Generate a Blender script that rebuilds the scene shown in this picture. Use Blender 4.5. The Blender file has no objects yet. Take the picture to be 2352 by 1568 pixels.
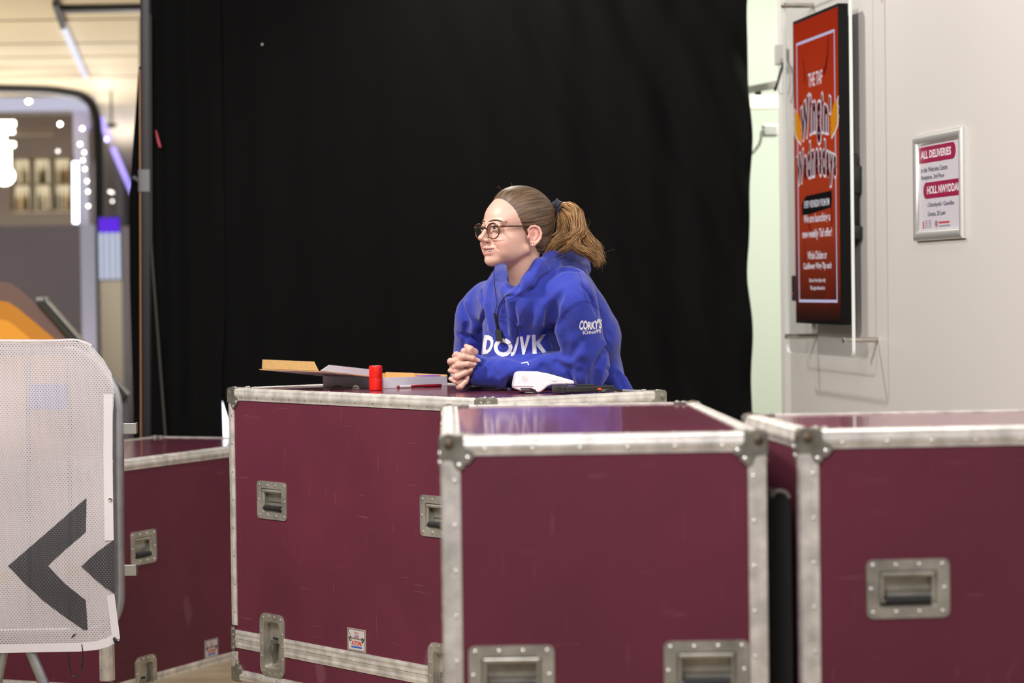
import bpy, math, random
import numpy as np
from mathutils import Vector, Matrix, noise as mnoise
from mathutils.bvhtree import BVHTree
random.seed(7)
rng = np.random.default_rng(11)
scene = bpy.context.scene
COL = scene.collection
PI = math.pi
R = math.radians
# ------------------------------------------------------------------ camera
F_PX = 5787.0
PITCH, ROLL, CAM_H = R(1.196), R(0.769), 1.30
_cp, _sp, _c, _s = math.cos(PITCH), math.sin(PITCH), math.cos(ROLL), math.sin(ROLL)
FWD = Vector((0, _cp, -_sp)); UP0 = Vector((0, _sp, _cp)); RT0 = Vector((1, 0, 0))
RT = _c * RT0 - _s * UP0
UPV = _s * RT0 + _c * UP0
EYE = Vector((0, 0, CAM_H))

def ray(px, py):
    return (FWD + RT * ((px - 1176) / F_PX) + UPV * ((784 - py) / F_PX))

def at(px, py, depth):
    """world point seen at photo pixel (px, py) at distance `depth` along +Y"""
    d = ray(px, py)
    return EYE + d * (depth / d.y)

def onz(px, py, z):
    d = ray(px, py)
    return EYE + d * ((z - CAM_H) / d.z)

cam_d = bpy.data.cameras.new('camera')
cam = bpy.data.objects.new('camera', cam_d)
COL.objects.link(cam)
M = Matrix.Identity(4)
for i in range(3):
    M[i][0], M[i][1], M[i][2] = RT[i], UPV[i], -FWD[i]
M.translation = EYE
cam.matrix_world = M
cam_d.sensor_width = 36.0
cam_d.lens = F_PX / 2352 * 36.0
cam_d.clip_end = 200
cam_d.dof.use_dof = True
cam_d.dof.focus_distance = 7.12
cam_d.dof.aperture_fstop = 3.1
cam_d.dof.aperture_blades = 0
scene.camera = cam
scene.view_settings.view_transform = 'Standard'
scene.view_settings.look = 'None'
scene.view_settings.gamma = 1.0
scene.view_settings.use_curve_mapping = False
scene.view_settings.exposure = 0.0

# ------------------------------------------------------------------ materials
def s2l(*c):
    """0-255 sRGB to linear"""
    out = []
    for v in c:
        v = v / 255
        out.append(v / 12.92 if v <= .04045 else ((v + .055) / 1.055) ** 2.4)
    return tuple(out)

MATS = {}
def mat(name, col, rough=.5, metal=0., spec=.5, var=0., vscale=8., bump=0., bscale=40., stretch=(1, 1, 1),
        coat=0., sheen=0., emit=None, estr=0., alpha=1., trans=0., sss=0., col2=None, thr=None, attr=None):
    if name in MATS:
        return MATS[name]
    m = bpy.data.materials.new(name); m.use_nodes = True
    nt = m.node_tree; N = nt.nodes; L = nt.links
    b = N['Principled BSDF']
    b.inputs['Base Color'].default_value = (*col, 1)
    b.inputs['Roughness'].default_value = rough
    b.inputs['Metallic'].default_value = metal
    b.inputs['Specular IOR Level'].default_value = spec
    if coat: b.inputs['Coat Weight'].default_value = coat; b.inputs['Coat Roughness'].default_value = .08
    if sheen: b.inputs['Sheen Weight'].default_value = sheen; b.inputs['Sheen Roughness'].default_value = .5
    if trans: b.inputs['Transmission Weight'].default_value = trans
    if sss:
        b.inputs['Subsurface Weight'].default_value = sss
        b.inputs['Subsurface Radius'].default_value = (.009, .003, .0018)
        b.inputs['Subsurface Scale'].default_value = 1.0
    if alpha < 1: b.inputs['Alpha'].default_value = alpha
    if emit:
        b.inputs['Emission Color'].default_value = (*emit, 1); b.inputs['Emission Strength'].default_value = estr
    src = None
    if attr:
        a = N.new('ShaderNodeAttribute'); a.attribute_name = attr; src = a.outputs['Color']
    if var or col2 or bump:
        tc = N.new('ShaderNodeTexCoord'); mp = N.new('ShaderNodeMapping')
        mp.inputs['Scale'].default_value = stretch
        L.new(tc.outputs['Object'], mp.inputs['Vector'])
    if var or col2:
        nz = N.new('ShaderNodeTexNoise'); nz.inputs['Scale'].default_value = vscale; nz.inputs['Detail'].default_value = 6
        L.new(mp.outputs['Vector'], nz.inputs['Vector'])
        rp = N.new('ShaderNodeValToRGB')
        c2 = col2 if col2 else tuple(max(0, x * (1 - var)) for x in col)
        c1 = col if col2 else tuple(min(1, x * (1 + var)) for x in col)
        t = thr if thr else (.3, .7)
        rp.color_ramp.elements[0].position = t[0]; rp.color_ramp.elements[0].color = (*c2, 1)
        rp.color_ramp.elements[1].position = t[1]; rp.color_ramp.elements[1].color = (*c1, 1)
        L.new(nz.outputs['Fac'], rp.inputs['Fac'])
        if src is not None:
            mx = N.new('ShaderNodeMix'); mx.data_type = 'RGBA'; mx.blend_type = 'MULTIPLY'; mx.inputs['Factor'].default_value = 1
            L.new(src, mx.inputs['A']); L.new(rp.outputs['Color'], mx.inputs['B']); src = mx.outputs['Result']
        else:
            src = rp.outputs['Color']
    if src is not None:
        L.new(src, b.inputs['Base Color'])
    if bump:
        nb = N.new('ShaderNodeTexNoise'); nb.inputs['Scale'].default_value = bscale; nb.inputs['Detail'].default_value = 4
        L.new(mp.outputs['Vector'], nb.inputs['Vector'])
        bp = N.new('ShaderNodeBump'); bp.inputs['Strength'].default_value = bump; bp.inputs['Distance'].default_value = .002
        L.new(nb.outputs['Fac'], bp.inputs['Height']); L.new(bp.outputs['Normal'], b.inputs['Normal'])
    MATS[name] = m
    return m

def scratch_mat(name, col, rough, scr, spec=.5):
    """painted plywood laminate with fine pale scratches"""
    m = mat(name, col, rough, spec=spec)
    nt = m.node_tree; N = nt.nodes; L = nt.links; b = N['Principled BSDF']
    tc = N.new('ShaderNodeTexCoord')
    base = N.new('ShaderNodeTexNoise'); base.inputs['Scale'].default_value = 3; base.inputs['Detail'].default_value = 5
    L.new(tc.outputs['Object'], base.inputs['Vector'])
    r0 = N.new('ShaderNodeValToRGB')
    r0.color_ramp.elements[0].position = .3; r0.color_ramp.elements[0].color = (*[c * .86 for c in col], 1)
    r0.color_ramp.elements[1].position = .7; r0.color_ramp.elements[1].color = (*[c * 1.12 for c in col], 1)
    L.new(base.outputs['Fac'], r0.inputs['Fac'])
    last = r0.outputs['Color']
    for k, (rot, sc, t0) in enumerate([((.3, 1.1, .6), (150, 6, 12), .735), ((1.2, .2, -.5), (9, 130, 6), .735), ((.7, -.5, 1.3), (6, 11, 120), .735)]):
        mp = N.new('ShaderNodeMapping'); mp.inputs['Rotation'].default_value = rot; mp.inputs['Scale'].default_value = sc
        L.new(tc.outputs['Object'], mp.inputs['Vector'])
        nz = N.new('ShaderNodeTexNoise'); nz.inputs['Scale'].default_value = 1.0; nz.inputs['Detail'].default_value = 1
        L.new(mp.outputs['Vector'], nz.inputs['Vector'])
        rp = N.new('ShaderNodeValToRGB')
        rp.color_ramp.elements[0].position = t0; rp.color_ramp.elements[0].color = (0, 0, 0, 1)
        rp.color_ramp.elements[1].position = t0 + .05; rp.color_ramp.elements[1].color = (.26, .26, .26, 1)
        L.new(nz.outputs['Fac'], rp.inputs['Fac'])
        mx = N.new('ShaderNodeMix'); mx.data_type = 'RGBA'
        L.new(rp.outputs['Color'], mx.inputs['Factor']); L.new(last, mx.inputs['A']); mx.inputs['B'].default_value = (*scr, 1)
        last = mx.outputs['Result']
    L.new(last, b.inputs['Base Color'])
    return m

def emis(name, col, st):
    if name in MATS: return MATS[name]
    m = bpy.data.materials.new(name); m.use_nodes = True
    nt = m.node_tree; nt.nodes.clear()
    e = nt.nodes.new('ShaderNodeEmission'); o = nt.nodes.new('ShaderNodeOutputMaterial')
    e.inputs['Color'].default_value = (*col, 1); e.inputs['Strength'].default_value = st
    nt.links.new(e.outputs[0], o.inputs[0]); MATS[name] = m
    return m

def clear_mat(name, tint=(1, 1, 1), gloss=.08, rough=.02):
    """clear pane: see-through with Fresnel reflections"""
    m = bpy.data.materials.new(name); m.use_nodes = True
    nt = m.node_tree; nt.nodes.clear(); N = nt.nodes; L = nt.links
    t = N.new('ShaderNodeBsdfTransparent'); t.inputs['Color'].default_value = (*tint, 1)
    g = N.new('ShaderNodeBsdfGlossy'); g.inputs['Roughness'].default_value = rough
    lw = N.new('ShaderNodeLayerWeight'); lw.inputs['Blend'].default_value = .5
    pw = N.new('ShaderNodeMath'); pw.operation = 'POWER'; L.new(lw.outputs['Facing'], pw.inputs[0]); pw.inputs[1].default_value = 5
    ma = N.new('ShaderNodeMath'); ma.operation = 'MULTIPLY_ADD'; L.new(pw.outputs[0], ma.inputs[0]); ma.inputs[1].default_value = .55; ma.inputs[2].default_value = gloss
    mx = N.new('ShaderNodeMixShader'); o = N.new('ShaderNodeOutputMaterial')
    L.new(ma.outputs[0], mx.inputs[0]); L.new(t.outputs[0], mx.inputs[1]); L.new(g.outputs[0], mx.inputs[2]); L.new(mx.outputs[0], o.inputs[0])
    MATS[name] = m
    return m

# ------------------------------------------------------------------ mesh building
class MB:
    def __init__(s): s.v = []; s.f = []; s.mi = []
    def add(s, vs, fs, mi=0):
        o = len(s.v); s.v.extend([tuple(v) for v in vs]); s.f.extend([tuple(i + o for i in f) for f in fs]); s.mi.extend([mi] * len(fs))
    def box(s, lo, hi, mi=0, M=None):
        x0, y0, z0 = lo; x1, y1, z1 = hi
        vs = [Vector(p) for p in ((x0, y0, z0), (x1, y0, z0), (x1, y1, z0), (x0, y1, z0), (x0, y0, z1), (x1, y0, z1), (x1, y1, z1), (x0, y1, z1))]
        if M is not None: vs = [M @ v for v in vs]
        s.add(vs, [(0, 3, 2, 1), (4, 5, 6, 7), (0, 1, 5, 4), (1, 2, 6, 5), (2, 3, 7, 6), (3, 0, 4, 7)], mi)
    def hexa(s, p, mi=0):
        s.add(p, [(0, 3, 2, 1), (4, 5, 6, 7), (0, 1, 5, 4), (1, 2, 6, 5), (2, 3, 7, 6), (3, 0, 4, 7)], mi)
    def prism(s, poly, o, u, v, n, t0, t1, mi=0, cap=True):
        """2-D polygon (a,b) in frame o,u,v extruded along n from t0 to t1"""
        o, u, v, n = Vector(o), Vector(u), Vector(v), Vector(n)
        k = len(poly)
        vs = [o + u * a + v * b + n * t0 for a, b in poly] + [o + u * a + v * b + n * t1 for a, b in poly]
        fs = [(i, (i + 1) % k, k + (i + 1) % k, k + i) for i in range(k)]
        if cap: fs += [tuple(range(k - 1, -1, -1)), tuple(range(k, 2 * k))]
        s.add(vs, fs, mi)
    def ring(s, outer, inner, o, u, v, n, t0, t1, mi=0):
        """frame between two polygons of equal count"""
        o, u, v, n = Vector(o), Vector(u), Vector(v), Vector(n); k = len(outer)
        vs = []
        for t in (t0, t1):
            vs += [o + u * a + v * b + n * t for a, b in outer] + [o + u * a + v * b + n * t for a, b in inner]
        fs = []
        for i in range(k):
            j = (i + 1) % k
            fs += [(2 * k + i, 2 * k + j, 3 * k + j, 3 * k + i), (i, j, 2 * k + j, 2 * k + i), (k + j, k + i, 3 * k + i, 3 * k + j), (j, i, k + i, k + j)]
        s.add(vs, fs, mi)
    def tube(s, path, r, seg=10, mi=0, caps=True, closed=False):
        path = [Vector(p) for p in path]; n = len(path)
        rs = r if hasattr(r, '__len__') else [r] * n
        ring = []; prev = None
        for i in range(n):
            if closed: t = path[(i + 1) % n] - path[i - 1]
            else: t = path[min(i + 1, n - 1)] - path[max(i - 1, 0)]
            if t.length < 1e-9: t = Vector((0, 0, 1))
            t.normalize()
            if prev is None:
                a = Vector((0, 0, 1)) if abs(t.z) < .9 else Vector((1, 0, 0))
                u = t.cross(a).normalized()
            else:
                u = prev - t * prev.dot(t)
                u = u.normalized() if u.length > 1e-6 else t.orthogonal().normalized()
            prev = u; w = t.cross(u)
            ring.append([path[i] + (u * math.cos(2 * PI * k / seg) + w * math.sin(2 * PI * k / seg)) * rs[i] for k in range(seg)])
        vs = [p for rr in ring for p in rr]; fs = []
        for i in range(n if closed else n - 1):
            j = (i + 1) % n
            for k in range(seg):
                k2 = (k + 1) % seg
                fs.append((i * seg + k, i * seg + k2, j * seg + k2, j * seg + k))
        if caps and not closed:
            fs += [tuple(range(seg - 1, -1, -1)), tuple((n - 1) * seg + k for k in range(seg))]
        s.add(vs, fs, mi)
    def lathe(s, prof, o, axis=(0, 0, 1), seg=24, mi=0):
        """profile [(r,h)] spun round axis through o"""
        o = Vector(o); ax = Vector(axis).normalized(); u = ax.orthogonal().normalized(); w = ax.cross(u)
        vs = [o + ax * h + (u * math.cos(2 * PI * k / seg) + w * math.sin(2 * PI * k / seg)) * max(r, 1e-5) for r, h in prof for k in range(seg)]
        fs = []
        for i in range(len(prof) - 1):
            for k in range(seg):
                k2 = (k + 1) % seg
                fs.append((i * seg + k, i * seg + k2, (i + 1) * seg + k2, (i + 1) * seg + k))
        fs += [tuple(range(seg - 1, -1, -1)), tuple((len(prof) - 1) * seg + k for k in range(seg))]
        s.add(vs, fs, mi)
    def ball(s, c, r, seg=12, mi=0, sq=(1, 1, 1), M=None):
        vs = []; fs = []; n = seg // 2
        for i in range(n + 1):
            th = PI * i / n
            for k in range(seg):
                ph = 2 * PI * k / seg
                p = Vector((math.sin(th) * math.cos(ph) * sq[0], math.sin(th) * math.sin(ph) * sq[1], math.cos(th) * sq[2])) * r
                if M is not None: p = M @ p
                vs.append(Vector(c) + p)
        for i in range(n):
            for k in range(seg):
                k2 = (k + 1) % seg
                fs.append((i * seg + k, (i + 1) * seg + k, (i + 1) * seg + k2, i * seg + k2))
        s.add(vs, fs, mi)
    def rivet(s, p, n, r=.0045, mi=0):
        p = Vector(p); n = Vector(n).normalized()
        s.lathe([(r, 0), (r * .95, r * .25), (r * .6, r * .5), (r * .2, r * .58)], p, n, 8, mi)
    def build(s, name, mats, parent=None, smooth=None, bevel=0., fix=True):
        me = bpy.data.meshes.new(name); me.from_pydata([tuple(v) for v in s.v], [], s.f)
        if not isinstance(mats, (list, tuple)): mats = [mats]
        for m in mats: me.materials.append(m)
        me.polygons.foreach_set('material_index', s.mi)
        me.validate()
        if fix:
            import bmesh
            bm = bmesh.new(); bm.from_mesh(me)
            bmesh.ops.remove_doubles(bm, verts=bm.verts, dist=1e-6)
            bmesh.ops.recalc_face_normals(bm, faces=bm.faces); bm.to_mesh(me); bm.free()
        if smooth is not None:
            me.polygons.foreach_set('use_smooth', [True] * len(me.polygons))
            try: me.set_sharp_from_angle(angle=R(smooth))
            except Exception: pass
        me.update()
        o = bpy.data.objects.new(name, me); COL.objects.link(o)
        if parent is not None: o.parent = parent
        if bevel:
            b = o.modifiers.new('bevel', 'BEVEL'); b.width = bevel; b.segments = 2; b.limit_method = 'ANGLE'; b.angle_limit = R(40)
        return o

def near_only(f, p, c, rad, margin=.08):
    """evaluate f only near its part; elsewhere a safe distance"""
    r = np.linalg.norm(p - np.asarray(c), axis=1); d = r - rad + margin
    m = r < rad
    if m.any(): d[m] = f(p[m])
    return d

def rrect(w, h, r, n=5, cx=0, cy=0):
    pts = []
    for sx, sy, a0 in ((1, 1, 0), (-1, 1, 90), (-1, -1, 180), (1, -1, 270)):
        for i in range(n + 1):
            a = R(a0 + 90 * i / n)
            pts.append((cx + sx * (w / 2 - r) + r * math.cos(a), cy + sy * (h / 2 - r) + r * math.sin(a)))
    return pts

def circ(r, n=16, cx=0, cy=0, ry=None):
    return [(cx + r * math.cos(2 * PI * i / n), cy + (ry or r) * math.sin(2 * PI * i / n)) for i in range(n)]

def empty(name, loc, rz=0.):
    o = bpy.data.objects.new(name, None); COL.objects.link(o)
    o.empty_display_size = .05
    o.location = loc; o.rotation_euler = (0, 0, rz)
    return o

def tag(o, label, cat, group=None, kind=None):
    if label: o['label'] = label
    if cat: o['category'] = cat
    if group: o['group'] = group
    if kind: o['kind'] = kind
    return o

def struct(o):
    o['kind'] = 'structure'
    return o

def text_tris(s, size=1., bold=0., align='LEFT', spacing=1.):
    """built-in font outline as (verts2d, faces)"""
    c = bpy.data.curves.new('lettering', 'FONT'); c.body = s; c.size = size; c.align_x = align; c.offset = bold; c.space_character = spacing
    c.resolution_u = 3
    o = bpy.data.objects.new('lettering', c); COL.objects.link(o)
    bpy.context.view_layer.update()
    dg = bpy.context.evaluated_depsgraph_get(); e = o.evaluated_get(dg); me = e.to_mesh()
    vs = [(v.co.x, v.co.y) for v in me.vertices]; fs = [tuple(p.vertices) for p in me.polygons]
    e.to_mesh_clear(); bpy.data.objects.remove(o); bpy.data.curves.remove(c)
    return vs, fs

def put_text(mb, s, o, u, v, n, off, width=None, height=None, mi=0, bold=0., align='LEFT', warp=None):
    """lettering fitted to width/height with its lower-left at o"""
    vs, fs = text_tris(s, 1., bold)
    xs = [a for a, _ in vs]; ys = [b for _, b in vs]
    x0, x1, y0, y1 = min(xs), max(xs), min(ys), max(ys)
    if align == 'BASE': y0 = 0.; 
    kx = width / (x1 - x0) if width else height / (y1 - y0)
    ky = height / (y1 - y0) if height else kx
    o, u, v, n = Vector(o), Vector(u), Vector(v), Vector(n)
    out = []
    for a, b in vs:
        p, q = (a - x0) * kx, (b - y0) * ky
        if align == 'CENTER': p -= width / 2 if width else (x1 - x0) * kx / 2
        if warp: p, q = warp(p, q)
        out.append(o + u * p + v * q + n * off)
    mb.add(out, fs, mi)

# ------------------------------------------------------------------ smooth solid modelling (signed distance fields)
def smin(a, b, k):
    h = np.clip(.5 + .5 * (b - a) / k, 0, 1)
    return b * (1 - h) + a * h - k * h * (1 - h)
def smax(a, b, k): return -smin(-a, -b, k)
def d_sph(p, c, r): return np.linalg.norm(p - np.asarray(c), axis=1) - r
def d_ell(p, c, r, rot=None):
    q = p - np.asarray(c)
    if rot is not None: q = q @ rot
    r = np.asarray(r, float)
    k0 = np.linalg.norm(q / r, axis=1); k1 = np.linalg.norm(q / (r * r), axis=1) + 1e-9
    return k0 * (k0 - 1) / k1
def d_cap(p, a, b, ra, rb=None):
    a = np.asarray(a, float); b = np.asarray(b, float); rb = ra if rb is None else rb
    ab = b - a; h = np.clip((p - a) @ ab / max(ab @ ab, 1e-12), 0, 1)
    return np.linalg.norm(p - a - h[:, None] * ab, axis=1) - (ra + (rb - ra) * h)
def d_chain(p, pts, rs, k=0.):
    d = None
    for i in range(len(pts) - 1):
        e = d_cap(p, pts[i], pts[i + 1], rs[i], rs[i + 1])
        d = e if d is None else (smin(d, e, k) if k else np.minimum(d, e))
    return d

def mesh_field(f, lo, hi, h):
    """sparse surface-nets mesh of f(points)=0 -> verts, quads"""
    lo = np.asarray(lo, float); hi = np.asarray(hi, float); B = 8
    nb = np.ceil((hi - lo) / (h * B)).astype(int) + 1
    bi = np.stack(np.meshgrid(*[np.arange(n) for n in nb], indexing='ij'), -1).reshape(-1, 3)
    cen = lo + (bi + .5) * h * B
    d = f(cen); act = bi[np.abs(d) < h * B * 1.35]
    n1 = nb * B + 1
    def nid(ijk): return (ijk[..., 0] * n1[1] + ijk[..., 1]) * n1[2] + ijk[..., 2]
    loc = np.stack(np.meshgrid(*[np.arange(B + 1)] * 3, indexing='ij'), -1).reshape(-1, 3)
    allids = np.unique(nid((act[:, None, :] * B + loc[None]).reshape(-1, 3)))
    k = allids % n1[2]; j = (allids // n1[2]) % n1[1]; i = allids // (n1[2] * n1[1])
    P = lo + np.stack([i, j, k], -1) * h
    val = np.concatenate([f(P[a:a + 400000]) for a in range(0, len(P), 400000)])
    locc = np.stack(np.meshgrid(*[np.arange(B)] * 3, indexing='ij'), -1).reshape(-1, 3)
    cells = (act[:, None, :] * B + locc[None]).reshape(-1, 3)
    offs = np.array([(a, b, c) for a in (0, 1) for b in (0, 1) for c in (0, 1)])
    cid = nid(cells)
    vals = val[np.searchsorted(allids, nid(cells[:, None, :] + offs[None]))]
    ins = vals < 0; mixed = ins.any(1) & ~ins.all(1)
    cells = cells[mixed]; vals = vals[mixed]; cid = cid[mixed]
    acc = np.zeros((len(cells), 3)); cnt = np.zeros(len(cells))
    for a in range(8):
        for b in range(a + 1, 8):
            if np.abs(offs[a] - offs[b]).sum() != 1: continue
            va, vb = vals[:, a], vals[:, b]; m = (va < 0) != (vb < 0)
            t = np.where(m, va / np.where(m, va - vb, 1), 0)
            pt = offs[a] + t[:, None] * (offs[b] - offs[a])
            acc += np.where(m[:, None], pt, 0); cnt += m
    V = lo + (cells + acc / cnt[:, None]) * h
    order = np.argsort(cid); sc = cid[order]
    def look(ids):
        q = np.searchsorted(sc, ids); q = np.clip(q, 0, len(sc) - 1)
        return np.where(sc[q] == ids, order[q], -1)
    quads = []
    strides = np.array([n1[1] * n1[2], n1[2], 1])
    for ax in range(3):
        e = offs.tolist().index([1 if q == ax else 0 for q in range(3)])
        s0 = vals[:, 0] < 0; s1 = vals[:, e] < 0; m = s0 != s1
        u, w = (ax + 1) % 3, (ax + 2) % 3
        base = cid[m]
        a, b, c, dd = look(base), look(base - strides[u]), look(base - strides[u] - strides[w]), look(base - strides[w])
        ok = (a >= 0) & (b >= 0) & (c >= 0) & (dd >= 0)
        q = np.stack([a, b, c, dd], -1)[ok]; flip = ~s0[m][ok]
        q[flip] = q[flip][:, ::-1]
        quads.append(q)
    Q = np.concatenate(quads)
    return V, Q

def np_mesh(name, V, Q, material, parent=None, smooth=True):
    me = bpy.data.meshes.new(name)
    me.vertices.add(len(V)); me.vertices.foreach_set('co', np.asarray(V, np.float32).ravel())
    me.loops.add(Q.size); me.loops.foreach_set('vertex_index', Q.astype(np.int32).ravel())
    me.polygons.add(len(Q)); me.polygons.foreach_set('loop_start', np.arange(0, Q.size, Q.shape[1], dtype=np.int32))
    me.polygons.foreach_set('use_smooth', np.ones(len(Q), bool))
    me.update(calc_edges=True); me.validate()
    if material: me.materials.append(material)
    o = bpy.data.objects.new(name, me); COL.objects.link(o)
    if parent is not None: o.parent = parent
    return o

def set_color(o, cols, name='tone'):
    me = o.data
    a = me.color_attributes.new(name, 'FLOAT_COLOR', 'POINT')
    c = np.ones((len(me.vertices), 4), np.float32); c[:, :3] = cols
    a.data.foreach_set('color', c.ravel())
# ------------------------------------------------------------------ flight cases
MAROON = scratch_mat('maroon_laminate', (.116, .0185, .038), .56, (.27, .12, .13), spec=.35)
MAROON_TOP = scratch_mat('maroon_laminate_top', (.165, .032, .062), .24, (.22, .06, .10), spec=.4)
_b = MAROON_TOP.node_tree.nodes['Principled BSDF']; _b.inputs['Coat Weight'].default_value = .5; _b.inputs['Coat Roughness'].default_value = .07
ALU = mat('worn_aluminium', (.74, .705, .65), .40, .5, var=.26, vscale=26, bump=.3, bscale=55, stretch=(1, 1, 1))
STEEL = mat('zinc_steel', (.50, .48, .42), .38, .7, var=.3, vscale=18)
STEEL_DK = mat('corner_steel', (.35, .335, .285), .42, .8, var=.35, vscale=22)
RIVET = mat('rivet_steel', (.60, .58, .54), .3, .85)
RUST = mat('rusty_steel', (.115, .082, .055), .55, .6, var=.5, vscale=40)
BLACK_RUB = mat('black_rubber', (.012, .012, .013), .55)
BLACK_PL = mat('black_plastic', (.012, .012, .013), .35)
VOID = mat('dark_gap', (.006, .006, .006), .9)

def face_panel(mb, o, u, v, w, h, holes, mi=0):
    o, u, v = Vector(o), Vector(u), Vector(v)
    us = sorted({0, w, *[q for hh in holes for q in hh[:2]]}); vs = sorted({0, h, *[q for hh in holes for q in hh[2:]]})
    for i in range(len(us) - 1):
        for j in range(len(vs) - 1):
            cu, cv = (us[i] + us[i + 1]) / 2, (vs[j] + vs[j + 1]) / 2
            if any(a < cu < b and c < cv < d for a, b, c, d in holes): continue
            mb.add([o + u * us[i] + v * vs[j], o + u * us[i + 1] + v * vs[j], o + u * us[i + 1] + v * vs[j + 1], o + u * us[i] + v * vs[j + 1]], [(0, 1, 2, 3)], mi)

RW, RTK = .033, .0024
def rail_profile(e=RW, t=RTK):
    pr = [(e, .0006), (e, -t), (e * .74, -t), (e * .70, -t - .0011), (e * .34, -t - .0011), (e * .30, -t)]
    rr = .005
    for i in range(5):
        a = R(-90 - 90 * i / 4)
        pr.append((rr + (rr + t) * math.cos(a), rr + (rr + t) * math.sin(a)))
    pr += [(-t, e * .30), (-t - .0011, e * .34), (-t - .0011, e * .70), (-t, e * .74), (-t, e), (.0006, e), (.0006, .0006)]
    return pr

def edge_rail(parent, c0, c1, n1, n2, name='edge_rail', rivets=True):
    mb = MB(); c0, c1, n1, n2 = Vector(c0), Vector(c1), Vector(n1), Vector(n2)
    ax = (c1 - c0).normalized(); L = (c1 - c0).length
    mb.prism(rail_profile(), c0, -n2, -n1, ax, .040, L - .040)
    if rivets:
        k = max(2, round((L - .16) / .085)); 
        for i in range(k + 1):
            p = c0 + ax * (.08 + (L - .16) * i / k)
            mb.rivet(p - n2 * .0225 + n1 * RTK, n1, .0040, 1)
            mb.rivet(p - n1 * .0225 + n2 * RTK, n2, .0040, 1)
    return mb.build(name, [ALU, RIVET], parent, 40)

def corner_cap(parent, c, ns, rust=False):
    mb = MB(); c = Vector(c); ns = [Vector(n) for n in ns]
    poly = [(-.001, -.001), (.043, -.001), (.043, .010), (.047, .021), (.056, .024), (.064, .029), (.066, .037), (.060, .044), (.053, .044),
            (.053, .053), (.044, .060), (.037, .066), (.029, .064), (.024, .056), (.021, .047), (.010, .043), (-.001, .043)]
    poly = [(a * .92, b * .92) for a, b in poly]
    for i in range(3):
        n, a, b = ns[i], -ns[(i + 1) % 3], -ns[(i + 2) % 3]
        mb.prism(poly, c, a, b, n, .0005, .0048, 0)
        for q in ((.0545, .033), (.040, .050)):
            p = c + a * q[0] * .95 + b * q[1] * .95 + n * .0048
            mb.rivet(p, n, .0055, 1)
    mb.ball(c - (ns[0] + ns[1] + ns[2]) * .0125, .0205, 16, 2)
    return mb.build('ball_corner', [STEEL_DK, RIVET, RUST if rust else STEEL_DK], parent, 40)

def recessed_handle(parent, c, u, v, n, w=.160, h=.112):
    c, u, v, n = Vector(c), Vector(u), Vector(v), Vector(n)
    ow, oh = w * .70, h * .62
    mb = MB()
    out = rrect(w, h, .012, 4); inn = rrect(ow, oh, .006, 4)
    mb.ring(out, inn, c, u, v, n, -.001, .0026)
    dep = -.020
    k = len(inn)
    vs = [c + u * a + v * b + n * 0 for a, b in inn] + [c + u * a * .96 + v * b * .94 + n * dep for a, b in inn]
    mb.add(vs, [(i, (i + 1) % k, k + (i + 1) % k, k + i) for i in range(k)] + [tuple(range(k, 2 * k))])
    # pressed shelf in the dish
    mb.prism(rrect(ow * .86, oh * .36, .003, 3, 0, oh * .12), c, u, v, n, dep, dep + .004)
    for q in ((-.42, .40), (-.14, .40), (.14, .40), (.42, .40), (-.42, -.40), (-.14, -.40), (.14, -.40), (.42, -.40), (-.445, 0), (.445, 0)):
        mb.rivet(c + u * q[0] * w + v * q[1] * h + n * .0026, n, .0045, 1)
    ob = mb.build('recessed_handle', [STEEL, RIVET], parent, 35)
    g = MB()
    y0 = -oh * .34
    g.tube([c - u * ow * .40 + v * y0 + n * -.004, c + u * ow * .40 + v * y0 + n * -.004], .0085, 12)
    g.build('grip', BLACK_RUB, ob, 40)
    s = MB()
    s.tube([c - u * ow * .46 + v * oh * .40 - n * .004, c + u * ow * .46 + v * oh * .40 - n * .004], .0062, 10)
    for sg in (-1, 1):
        s.tube([c + u * sg * ow * .45 + v * oh * .40 - n * .004, c + u * sg * ow * .45 + v * y0 - n * .004, c + u * sg * ow * .40 + v * y0 - n * .004], .0035, 8)
    s.build('spring_bar', STEEL, ob, 40)
    return ob

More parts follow.
